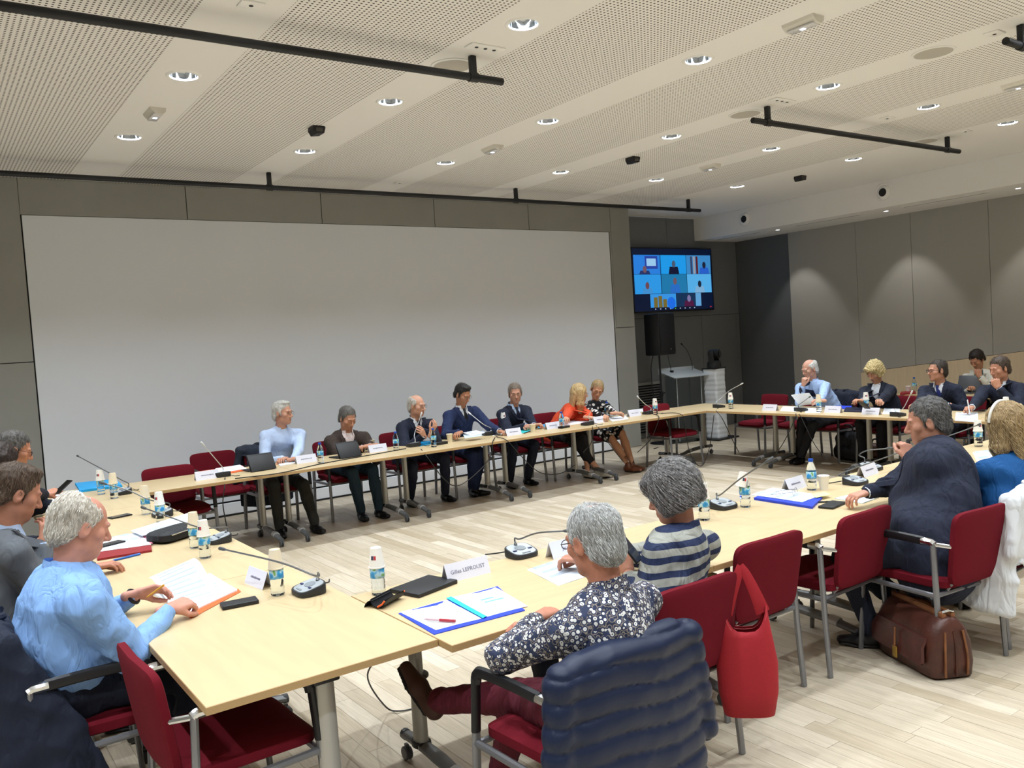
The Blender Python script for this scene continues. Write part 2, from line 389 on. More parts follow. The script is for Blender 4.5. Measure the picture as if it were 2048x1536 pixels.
for k, y in enumerate((8.97, 7.04, 5.2, 3.3, 1.4)):
    o = thing('spot_downlight', 'small bright spot downlight in the bulkhead soffit, %s' % ('farthest, by the dark corner', 'middle one', 'near the right picture edge', 'nearer the camera', 'closest to the camera')[k], 'ceiling light', (11.97, y, SZ), 0, 'small wall wash spots in the bulkhead')
    MB().lathe([(.032, -.001), (.034, -.005), (.046, -.004), (.046, 0)], 24).ob('ring', m_ring, o); MB().lathe([(0, -.003), (.033, -.002), (.033, .002), (0, .002)], 20).ob('lens', m_led, o)
    lo = bpy.data.objects.new('wall_spot_lamp', sd); COL.objects.link(lo); lo.parent = o; lo.location = (0, 0, -.012); lo.rotation_euler = (0, R(-16), 0)
# unseen sides close the room
struct(MB().box((LX-.1, (FY+NY)/2, CZ/2), (.2, NY-FY, CZ)).ob('wall_left', m_fabric, smooth=0))
struct(MB().box(((LX+RX)/2, FY-.1, CZ/2), (RX-LX, .2, CZ)).ob('wall_front', m_fabric, smooth=0))
# ---- black ceiling rails
def rail(label, x0, x1, y, drops, zt=3.615):
    o = thing('ceiling_rail', label, 'rail', ((x0+x1)/2, y, CZ)); xc = (x0+x1)/2
    MB().tube([(x0-xc, 0, zt-CZ), (x1-xc, 0, zt-CZ)], .026, 14).ob('tube', m_black, o)
    for d in drops:
        q = MB(); q.box((d-xc, 0, (zt-CZ)/2+.005), (.045, .045, CZ-zt-.01), b=.008); q.ob('drop_bracket', m_black, o)
        q = MB(); q.tube([(d-xc-.035, 0, zt-CZ), (d-xc+.035, 0, zt-CZ)], .032, 14); q.ob('clamp', m_black, o)
rail('long black ceiling rail crossing the upper left of the picture', -2.2, 3.53, 4.88, (3.29, .2))
rail('black ceiling rail on two drops above the right hand seats', 6.25, 9.85, 4.89, (6.46, 9.6))
rail('short end of a black ceiling rail at the right edge', 6.22, 9.5, 2.75, (6.45, 9.2))
rail('black ceiling rail running along the back wall above the screen', -2.2, 9.98, 8.87, (3.27, 6.52, 9.73, .1), 3.6)
# ---- emergency lights, detectors, ceiling speakers, plates
m_clear = mat('frosted lens', '#d9d9dc', .15, spec=.6, nz=.08, nscale=60)
m_gl = mat('tiny led', '#ffffff', emit='#cfe0ff', es=6)
for k, (x, y, l) in enumerate(((1.70, 6.98, 'by the left downlight'), (4.94, 7.07, 'in the middle of the ceiling'), (8.04, 6.95, 'far right, near the bulkhead'), (4.91, 3.41, 'large, at the top right'), (8.03, 3.46, 'cut by the right edge'))):
    o = thing('emergency_light', 'pale wedge emergency light on the ceiling, '+l, 'emergency light', (x, y, CZ))
    mb = MB(); mb.ext([(-.06, 0), (-.05, -.02), (-.02, -.045), (.03, -.05), (.055, -.03), (.06, 0)], -.12, .12, Matrix(((1, 0, 0, 0), (0, 0, 1, 0), (0, 1, 0, 0), (0, 0, 0, 1)))); mb.ob('housing', mat('emergency housing', '#dedbd2', .4), o, 20)
    MB().box((0, 0, -.047), (.07, .2, .012), b=.004).ob('lens', m_clear, o); MB().box((.0, 0.0, -.054), (.03, .03, .003), b=.001, seg=1).ob('lamp', m_gl, o)
for x, y, l in ((3.03, 6.98, 'left one'), (6.75, 6.94, 'middle one'), (9.91, 7.03, 'right one')):
    o = thing('ceiling_sensor', 'small black box sensor hanging under the ceiling, '+l, 'sensor', (x, y, CZ))
    mb = MB(); mb.ext([(-.05, 0), (-.055, -.03), (-.03, -.07), (.045, -.06), (.06, -.01), (.05, 0)], -.06, .06, Matrix(((1, 0, 0, 0), (0, 0, 1, 0), (0, 1, 0, 0), (0, 0, 0, 1)))); mb.ob('housing', m_black, o, 20)
    MB().box((0, -.062, -.035), (.06, .006, .035), b=.003).ob('window', mat('smoked window', '#4a4742', .2), o)
m_grl = mat('speaker grille grey', '#bdb9b0', .7, bump=.3, bscale=900)
for x, y, l in ((6.44, 3.36, 'large one at upper right'), (6.48, 5.15, 'beside the right rail'), (3.27, 5.1, 'behind the left rail end'), (9.55, 5.12, 'above the far end of the right rail')):
    o = thing('ceiling_speaker', 'round grey flush ceiling loudspeaker, '+l, 'speaker', (x, y, CZ))
    MB().lathe([(.155, 0), (.155, -.006), (.135, -.008), (.135, 0)], 40).ob('ring', m_ring, o); MB().lathe([(0, -.0095), (.06, -.009), (.136, -.006), (.136, 0), (0, 0)], 40).ob('grille', m_grl, o)
for x, y, n, l in ((1.7, 4.68, 1, 'top left with one port'), (3.28, 4.70, 3, 'by the left rail end with three ports'), (6.42, 4.7, 3, 'over the right rail with three ports'), (6.44, 2.92, 1, 'near the right edge'), (8.03, 4.67, 1, 'middle of the right rail'), (9.52, 4.65, 1, 'far end of the right rail'), (4.89, 8.96, 1, 'near the screen')):
    o = thing('ceiling_plate', 'small white socket plate on the ceiling, '+l, 'socket', (x, y, CZ)); w = .07*n+.03
    MB().box((0, 0, -.005), (w+.03, .1, .01), b=.003).ob('plate', m_ring, o)
    for k in range(n): MB().lathe([(0, -.0125), (.012, -.0125), (.013, -.008), (0, -.008)], 14, Matrix.Translation((.07*(k-(n-1)/2), 0, 0))).ob('port', m_black, o)
# ================================================================ FURNITURE
m_top = mat('pale maple laminate', '#cdb78f', .4, nz=.05, nscale=2.5, stretch=(1, 9, 1), coat=.1)
m_edge = mat('table edge band', '#b9996b', .5)
m_alu = mat('satin aluminium', '#b4b3ad', .4, metal=.35)
m_alul = mat('light aluminium', '#c9cbcd', .4, metal=.5)
m_foot = mat('grey foot casting', '#76787a', .45, metal=.5)
m_plast = mat('black plastic', '#18181b', .45)
m_cast = mat('grey caster wheel', '#4b4e52', .4)
m_cleg = mat('chair steel grey', '#85868a', .38, metal=.6)
m_chrome = mat('bright chrome', '#d0d2d4', .15, metal=1)
m_red = mat('dark red fabric', '#681320', .95, spec=.2, nz=.08, nscale=300, bump=.12, bscale=900)
def col_leg(par, x, cy, y0, y1):
    g = MB(); g.lathe([(.036, .13), (.034, .40), (.031, .66)], 20, Matrix.Translation((x, cy, 0)), sx=.8, sy=1.15)
    leg = g.ob('leg', m_alu, par)
    g = MB(); g.lathe([(.045, .115), (.046, .135), (.038, .14)], 20, Matrix.Translation((x, cy, 0)), sx=.85, sy=1.15); g.ob('collar', m_plast, leg)
    g = MB(); g.box((x, cy, .665), (.07, .1, .05), b=.008); g.ob('top_bracket', m_plast, leg)
    g = MB(); n = 11
    P = [(x, y0+(y1-y0)*k/(n-1), .118-.05*((y0+(y1-y0)*k/(n-1)-cy)/.45)**2) for k in range(n)]
    g.tube(P, [.026-.006*abs(k-5)/5 for k in range(n)], 10, flat=1.25); g.ob('foot', m_foot, leg)
    g = MB(); k = int(n*.72); g.tube([(p[0], p[1], p[2]+.004) for p in P[k:k+2]], .0265, 10, flat=1.25)
    g.ob('foot_trim', m_alul, leg); g = MB()
    k = 2; g.tube([(p[0], p[1], p[2]+.004) for p in P[k:k+2]], .0265, 10, flat=1.25); g.ob('foot_trim', m_alul, leg)
    for yy, pz in ((y0, P[0][2]), (y1, P[-1][2])):
        g = MB(); T = Matrix.Translation((x, yy, .03)) @ Matrix.Rotation(PI/2, 4, 'Y')
        for sx in (-.016, .004): g.lathe([(0, sx), (.026, sx), (.03, sx+.003), (.03, sx+.009), (.026, sx+.012), (0, sx+.012)], 16, T)
        g.box((x, yy, .055), (.012, .02, .03)); g.tube([(x, yy-.012, pz), (x, yy+.012, pz)], .024, 10); g.ob('caster', m_cast, leg)
TPROTO = {}
def table(label, cx, cy, L, D, rz, coly=-.23, fa=-.37, fb=.24, legs=(-1, 1), group='folding tables of the meeting square', inset=.13):
    key = (round(L, 3), round(D, 3), coly, legs)
    if key in TPROTO: return dup(TPROTO[key], (cx, cy, 0), rz, label, group)
    t = thing('folding_table', label, 'table', (cx, cy, 0), rz, group)
    g = MB(); x, y = L/2-.001, D/2-.001; b = .002; z0, z1 = TZ-.027, TZ
    vs = [(-x, -y, z0), (x, -y, z0), (x, y, z0), (-x, y, z0), (-x, -y, z1-b), (x, -y, z1-b), (x, y, z1-b), (-x, y, z1-b), (-x+b, -y+b, z1), (x-b, -y+b, z1), (x-b, y-b, z1), (-x+b, y-b, z1)]
    fs = [(3, 2, 1, 0)]+[(i, (i+1) % 4, 4+(i+1) % 4, 4+i) for i in range(4)]+[(4+i, 4+(i+1) % 4, 8+(i+1) % 4, 8+i) for i in range(4)]+[(8, 9, 10, 11)]
    g.add(vs, fs, None, [1]*5+[1]*4+[0]); g.ob('tabletop', [m_top, m_edge], t, 0)
    g = MB(); g.box((0, coly, TZ-.05), (L-.3, .05, .044), b=.006)
    for s in (-1, 1): g.box((s*(L/2-inset), coly, TZ-.045), (.05, .42, .034), b=.006)
    g.ob('under_frame', m_plast, t)
    for s in legs: col_leg(t, s*(L/2-inset), coly, fa, fb)
    TPROTO[key] = t
    return t
# left column (people on the -x side), far row, right row, near row
for k, (a, b, l) in enumerate(((2.70, 4.21, 'maple folding table at the near left corner, closest to the camera'), (4.21, 5.59, 'maple folding table second along the left side, under the black document case'), (5.59, 6.97, 'maple folding table third along the left side'), (6.97, 8.48, 'maple folding table at the far left corner'))):
    table(l, 1.08, (a+b)/2, b-a, .84, -PI/2, .02, -.36, .30)
fx = [1.502, 2.84, 4.18, 5.51, 6.84, 8.485]
for k, l in enumerate(('left end of the far row before empty chairs', 'far row before the brown blazer', 'far row before the blue suit', 'far row, in front of the orange jacket', 'right end of the far row by the loudspeaker')):
    table('maple folding table at the '+l if k in (0, 4) else 'maple folding table of the '+l, (fx[k]+fx[k+1])/2, 8.005, fx[k+1]-fx[k], .79, PI)
ry = [8.4, 6.90, 5.57, 4.22, 2.9]
for k, l in enumerate(('at the far right corner with an empty mic place', 'of the right row in front of the bald man with papers', 'of the right row in front of the men in navy suits', 'of the right row nearest the camera, behind the blond woman')):
    table('maple folding table '+l, 8.91, (ry[k]+ry[k+1])/2, ry[k]-ry[k+1], .84, PI/2)
nx = [1.502, 2.90, 4.28, 5.66, 7.04, 8.485]
for k, l in enumerate(('with the open blue folder', 'in front of the woman in striped top', 'before the heavy man in navy suit', 'before the blond woman with hairband', 'at the right end')):
    table('maple folding table of the near row '+l, (nx[k]+nx[k+1])/2, 3.035, nx[k+1]-nx[k], .86, 0, .11, -.33, .25)
# second table behind the right row
tb = table('pale wood table behind the right row, with a bottle and laptop', 11.35, 5.75, 1.5, .7, PI/2-.12, group='none')
del tb['group']
# ---- chairs
def seat_warp(p):
    return V((p.x, p.y, p.z-.018*max(0, (p.y-.05)/.2)**2*(1 if p.y > .05 else 0)-.012*(1-(p.x/.25)**2)*(1 if p.z > 0 else 0)+.0))
def back_warp(p):
    # built flat in x/y, y becomes height
    h = (p.y+.19)/.38
    return V((p.x*(.94+.1*h), -.235-.055*h-p.z+.16*p.x*p.x*1.6, .625+p.y))
def make_chair(label, loc, rz):
    t = thing('conference_chair', label, 'chair', loc, rz)
    MB().pillow(.50, .49, .09, .075, 36, warp=seat_warp, M=Matrix.Translation((0, .02, .445))).ob('seat', m_red, t, 60)
    MB().pillow(.47, .38, .05, .05, 40, (0, .25, .5, .7, .85, .95, 1), .5, warp=back_warp).ob('backrest', m_red, t, 60)
    for s in (-1, 1):
        MB().tube([(s*.285, -.215, .0), (s*.28, -.195, .3), (s*.275, -.18, .655)], [.0165, .0175, .018], 10, flat=.75).ob('leg', m_cleg, t)
        lg = MB(); lg.tube([(s*.285, .265, 0), (s*.28, .25, .2), (s*.277, .237, .44)], .0165, 10, flat=.75); lg = lg.ob('leg', m_cleg, t)
        MB().tube([(s*.277, .237, .44), (s*.275, .228, .56), (s*.274, .222, .635)], .0185, 10, flat=.8).ob('sleeve', m_plast, lg)
        a = MB(); a.tube(arc([(s*.274, .222, .62), (s*.273, .212, .65), (s*.272, .17, .664), (s*.272, 0, .667), (s*.273, -.13, .664)], 4), .0165, 8, flat=1.35); arm = a.ob('armrest', m_plast, t)
        b = MB(); b.tube([(s*.273, -.12, .664), (s*.274, -.172, .663), (s*.274, -.186, .655)], .019, 10); b.tube([(s*.274, -.18, .655), (s*.225, -.245, .645)], .011, 8); b.ob('arm_bracket', m_chrome, arm)
    g = MB()
    for s in (-1, 1):
        g.tube([(s*.28, -.195, .395), (s*.278, .24, .40)], .014, 8); g.tube([(s*.19, -.19, .41), (s*.19, -.225, .46), (s*.19, -.25, .56)], .009, 8)
    for y in (-.19, .235): g.tube([(-.28, y, .397), (.28, y, .397)], .012, 8)
    g.ob('seat_frame', m_cleg, t)
    return t
CH0 = []
def chair(label, x, y, rz):
    if not CH0: CH0.append(make_chair(label, (x, y, 0), rz)); return CH0[0]
    return dup(CH0[0], (x, y, 0), rz, label)
# ================================================================ TABLE-TOP THINGS
m_micb = mat('dark grey mic base', '#2b2c2f', .5); m_mict = mat('silver mic top', '#b9c0c6', .35, metal=.3); m_micg = mat('mic speaker grille', '#8d949a', .5, metal=.3, bump=.3, bscale=1500)
m_btn = mat('navy button', '#1b2554', .35); m_neck = mat('grey gooseneck', '#6e7072', .35, metal=.6); m_neckw = mat('white gooseneck', '#cfd2d6', .35, metal=.2); m_caps = mat('mic capsule', '#55585b', .4, metal=.5, bump=.4, bscale=1500)
m_cable = mat('black cable', '#1a1a1a', .5)
def wedge(g, w, d, z0, zf, zb, inset, r=.045):
    # rounded slab whose top slopes from zb (back, -y) down to zf (front, +y)
    n = 32; out = []
    for k in range(n):
        a = 2*PI*k/n; c, s = math.cos(a), math.sin(a); e = .55
        out.append((w/2*math.copysign(abs(c)**e, c), d/2*math.copysign(abs(s)**e, s)))
    def ring(q, z): return [(x*q, y*q, z(y*q)) for x, y in out]
    top = lambda y: zb+(zf-zb)*(y/d+.5)
    R0 = ring(.96, lambda y: z0)+ring(1, lambda y: z0+.006)+ring(1, lambda y: top(y)-.004)+ring(.97, top)+[(0, 0, top(0))]
    fs = [tuple(range(n))[::-1]]+[(i*n+k, i*n+(k+1) % n, (i+1)*n+(k+1) % n, (i+1)*n+k) for i in range(3) for k in range(n)]+[(3*n+k, 3*n+(k+1) % n, 4*n) for k in range(n)]
    g.add(R0, fs); return top
def mic(label, base, rz, tip, white=False, via=None):
    o = thing('desk_microphone', label, 'microphone', base, rz, 'gooseneck conference microphones')
    g = MB(); wedge(g, .15, .135, 0, .022, .05, 0); b = g.ob('base', m_micb, o, 40)
    g = MB(); Tt = Matrix.Translation((0, 0, .0))
    top = wedge(g, .136, .12, .018, .0235, .0515, 0); g.ob('top_plate', m_mict, o, 40)
    sl = math.atan2(.022-.05, .135); RX_ = Matrix.Rotation(sl, 4, 'X')
    MB().lathe([(0, .0045), (.02, .0045), (.029, .003), (.03, 0)], 28, Matrix.Translation((0, -.008, top(-.008)-.0005)) @ RX_, sx=1.05, sy=.85).ob('speaker_grille', m_micg, o)
    for s in (-1, 1): MB().box((s*.046, .012, top(.012)+.001), (.022, .012, .005), RX_ if False else None, b=.0015, seg=1).ob('button', m_btn, o)
    MB().box((0, .044, top(.044)+.0005), (.05, .012, .003), b=.001, seg=1).ob('speaker_slot', m_micg, o)
    inv = (Matrix.Translation(V(base)) @ Matrix.Rotation(rz, 4, 'Z')).inverted(); T = inv @ V(tip); r0 = V((0, -.045, top(-.045)))
    pts = [r0, r0+V((0, -.004, .035))]+([inv @ V(p) for p in via] if via else [r0.lerp(T, .3)+V((0, 0, .07))])+[T]
    P = arc(pts, 8); m = len(P); mn = m_neckw if white else m_neck
    g = MB(); g.tube(P, .0042, 8); g.tube(P[:4], [.009, .008, .007, .0045], 10); g.ob('gooseneck', mn, o)
    d = (P[-1]-P[-3]).normalized()
    MB().tube([T-d*.01, T, T+d*.012, T+d*.045, T+d*.05], [.0045, .0075, .0085, .0085, .005], 12).ob('mic_head', m_caps if not white else mat('white mic head', '#dfe2e6', .4), o)
    g = MB(); g.tube(arc([(.05, -.066, .02), (.06, -.10, .012), (.08, -.13, .006), (.12, -.15, .006)], 5), .0035, 6); g.ob('cable_tail', m_cable, o)
    return o
m_pet = mat('clear bottle plastic', '#eef6fb', .04, trans=1, ior=1.22)
m_cap = mat('blue bottle cap', '#1b4fb0', .4)
m_lab = mat('blue bottle label', '#2a93d4', .4)
ns, lk, pb = nodes(m_lab)
tc = ns.new('ShaderNodeTexCoord'); wv = ns.new('ShaderNodeTexNoise'); wv.inputs['Scale'].default_value = 28; wv.inputs['Detail'].default_value = 1
cr = ns.new('ShaderNodeValToRGB'); cr.color_ramp.interpolation = 'EASE'; e = cr.color_ramp.elements
e[0].position = .40; e[0].color = lin('#2a8fd6'); e[1].position = .46; e[1].color = lin('#3aa5e0'); x = e.new(.585); x.color = lin('#bfe0ef'); x = e.new(.66); x.color = lin('#7fb46a')
lk.new(tc.outputs['Object'], wv.inputs['Vector']); lk.new(wv.outputs['Fac'], cr.inputs[0]); lk.new(cr.outputs[0], pb.inputs['Base Color'])
m_cup = mat('white paper cup', '#f3f1ec', .6); m_cupc = mat('cream paper cup', '#efe4cc', .6)
m_logo = mat('cup print dark', '#39405c', .6); m_logor = mat('cup print red', '#c23a44', .6); m_leaf = mat('green leaf print', '#7fae3c', .6)
BP = []
def bottle(label, p, cap=False):
    if not BP:
        o = thing('water_bottle', label, 'bottle', p, 0, 'small plastic water bottles on the tables')
        prof = [(0, .004), (.018, 0), (.028, .002), (.031, .008), (.031, .022), (.029, .026), (.031, .031), (.031, .042), (.028, .048), (.031, .054), (.031, .066), (.0285, .071), (.0318, .077), (.0318, .122), (.031, .127), (.029, .138), (.023, .160), (.0145, .178), (.013, .184), (.013, .196), (0, .196)]
        MB().lathe(prof, 28).ob('body', m_pet, o, 60)
        MB().lathe([(.0316, .079), (.0323, .08), (.0323, .121), (.0316, .122)], 28).ob('label', m_lab, o)
        MB().lathe([(0, .184), (.015, .184), (.0155, .186), (.0155, .200), (.014, .203), (0, .203)], 20).ob('cap', m_cap, o)
        BP.append(o); return o
    return dup(BP[0], p, random.uniform(0, 6), label)
CP = {}
def cup(label, p, kind='over', rz=0, tilt=None, grp='paper cups upside down on the bottles'):
    if kind not in CP:
        o = thing('paper_cup', label, 'cup', p, rz, grp)
        m = m_cupc if kind in ('cream', 'green') else m_cup
        if kind in ('over', 'cream'):  # upside down, origin at the cup floor resting on the cap
            MB().lathe([(0, -.004), (.0235, -.004), (.0245, .0), (.0245, .002), (.0345, -.080), (.0365, -.0805), (.037, -.0835), (.0365, -.086), (.0335, -.0855), (.0225, -.006), (0, -.007)], 28).ob('body', m, o, 50)
        else:
            MB().lathe([(0, .006), (.024, .006), (.0245, 0), (.0255, 0), (.0355, .086), (.0375, .088), (.038, .0905), (.0365, .092), (.0345, .089), (.0245, .01), (0, .009)], 28).ob('body', m, o, 50)
        if kind in ('over', 'white'):
            for a, mm, s in ((-.12, m_logo, 1), (.28, m_logor, .8)):
                g = MB(); sg = -1 if kind == 'over' else 1
                def fn(u, v, a=a, s=s):
                    an = a+(u-.5)*.42*s; z = .03+.018*v; r = .0248+(z if kind == 'over' else z)*.114+.0006
                    return (r*math.cos(an-PI/2), r*math.sin(an-PI/2), sg*z)
                g.grid(fn, 6, 3); g.ob('print', mm, o)
        if kind == 'green':
            g = MB()
            def fn(u, v):
                an = (u-.5)*2.2; z = .018+.05*v; r = .0258+z*.117+.0006; an *= math.sin(PI*min(.98, max(.02, v)))
                return (r*math.cos(an-PI/2), r*math.sin(an-PI/2), z)
            g.grid(fn, 9, 9); g.ob('leaf_print', m_leaf, o)
        CP[kind] = o
    else:
        o = dup(CP[kind], p, rz, label, grp)
    if tilt: o.rotation_euler = (tilt[0], tilt[1], rz)
    return o
m_card = mat('pale card', '#dcdce8', .7); m_ink = mat('printed grey text', '#6d6d86', .8); m_paper = mat('white paper', '#eef1f6', .8); m_paperb = mat('bluish paper', '#dbe9f6', .8)
def textob(name, txt, size, m, par, M, depth=.0004, align='CENTER'):
    cu = bpy.data.curves.new(name, 'FONT'); cu.body = txt; cu.size = size; cu.extrude = depth; cu.align_x = align; cu.align_y = 'CENTER'; cu.resolution_u = 2
    tmp = bpy.data.objects.new(name, cu); COL.objects.link(tmp)
    me = bpy.data.meshes.new_from_object(tmp.evaluated_get(bpy.context.evaluated_depsgraph_get()))
    bpy.data.objects.remove(tmp)
    me.transform(M); me.materials.clear(); me.materials.append(m)
    o = bpy.data.objects.new(name, me); COL.objects.link(o); o.parent = par; return o
def card(label, p, rz, txt=None, w=.21, illegible=True):
    # tent card; the printed side faces local -y
    o = thing('name_card', label, 'name card', p, rz, 'folded name cards on the tables')
    h, d = .078, .032
    g = MB(); g.ext([(-d, 0), (-d+.001, 0), (.0, h-.001), (d-.001, 0), (d, 0), (.0006, h), (-.0006, h)], -w/2, w/2, Matrix(((0, 0, 1, 0), (1, 0, 0, 0), (0, 1, 0, 0), (0, 0, 0, 1)))); g.ob('card', m_card, o, 0)
    an = math.atan2(h, d); T = Matrix.Translation((0, -d/2-.0009, h/2)) @ Matrix.Rotation(an, 4, 'X')
    if txt: textob('lettering', txt, .026, m_ink, o, T)
    elif illegible:
        rr = random.Random(sum(map(ord, label))); g = MB(); x = -w*.26
        while x < w*.26:
            l = rr.uniform(.005, .009); g.box((x+l/2, 0, 0), (l, rr.uniform(.006, .011), .0006), T); x += l+.003
        g.ob('lettering', m_ink, o, 0)
    return o
def sheet(label, pts, name='paper_sheet', m=None, z=TZ, th=.0015, lift=0, lines=0, group=None, cat='paper', lm=None):
    # paper lying on the table, pts = 4 world corners (near-left, near-right, far-right, far-left)
    P = [V((p[0], p[1], 0)) for p in pts]; c = sum(P, V((0, 0, 0)))/4
    o = thing(name, label, cat, (c.x, c.y, z+lift), 0, group)
    Q = [p-c for p in P]
    def fn(u, v):
        a = Q[0].lerp(Q[1], u); b = Q[3].lerp(Q[2], u); p = a.lerp(b, v)
        return (p.x, p.y, th+.0012*math.sin(u*5+v*3)**2*(1 if th > .001 else 0))
    MB().sheet(fn, 7, 7, th).ob('page', m or m_paper, o, 40)
    if lines:
        g = MB(); rr = random.Random(len(label))
        for k in range(lines):
            v = .9-.8*k/lines; u1 = rr.uniform(.45, .9)
            pts2 = [fn(.1, v), fn(u1, v), fn(u1, v+.3/lines), fn(.1, v+.3/lines)]
            g.add([(p[0], p[1], p[2]+.0006) for p in pts2], [(0, 1, 2, 3)])
        g.ob('print', lm or mat('faint print', '#a9b4c4', .8), o, 0)
    return o
def quad(c, w, d, a):
    ca, sa = math.cos(a), math.sin(a)
    return [(c[0]+x*ca-y*sa, c[1]+x*sa+y*ca) for x, y in ((-w/2, -d/2), (w/2, -d/2), (w/2, d/2), (-w/2, d/2))]
def slab(name, label, cat, c, w, d, h, a, m, z=TZ, b=.004, group=None, screen=None):
    o = thing(name, label, cat, (c[0], c[1], z), a, group)
    MB().box((0, 0, h/2), (w, d, h), b=min(b, h*.45), seg=3).ob('body', m, o, 40)
    if screen: MB().box((0, 0, h+.0002), (w*.9, d*.9, .001)).ob('screen', screen, o, 0)
    return o
def pen(label, a, b, m, z=TZ, m2=None, r=.005):
    a, b = V(a), V(b); o = thing('pen', label, 'pen', a.lerp(b, .5)); c = a.lerp(b, .5); d = (b-a)
    MB().tube([a-c, a-c+d*.1, a-c+d*.55], [r*.3, r, r], 10).ob('barrel', m2 or m, o); MB().tube([a-c+d*.5, b-c], r*1.15, 10).ob('cap', m, o)
    return o
def cable(label, pts, r=.0045, m=None, n=8):
    P = arc(pts, n); c = P[0]; o = thing('cable', label, 'cable', c); MB().tube([p-c for p in P], r, 6).ob('cord', m or m_cable, o); return o
def glasses_mesh(par, m, w=.13, rad=.022, loc=None):
    pass
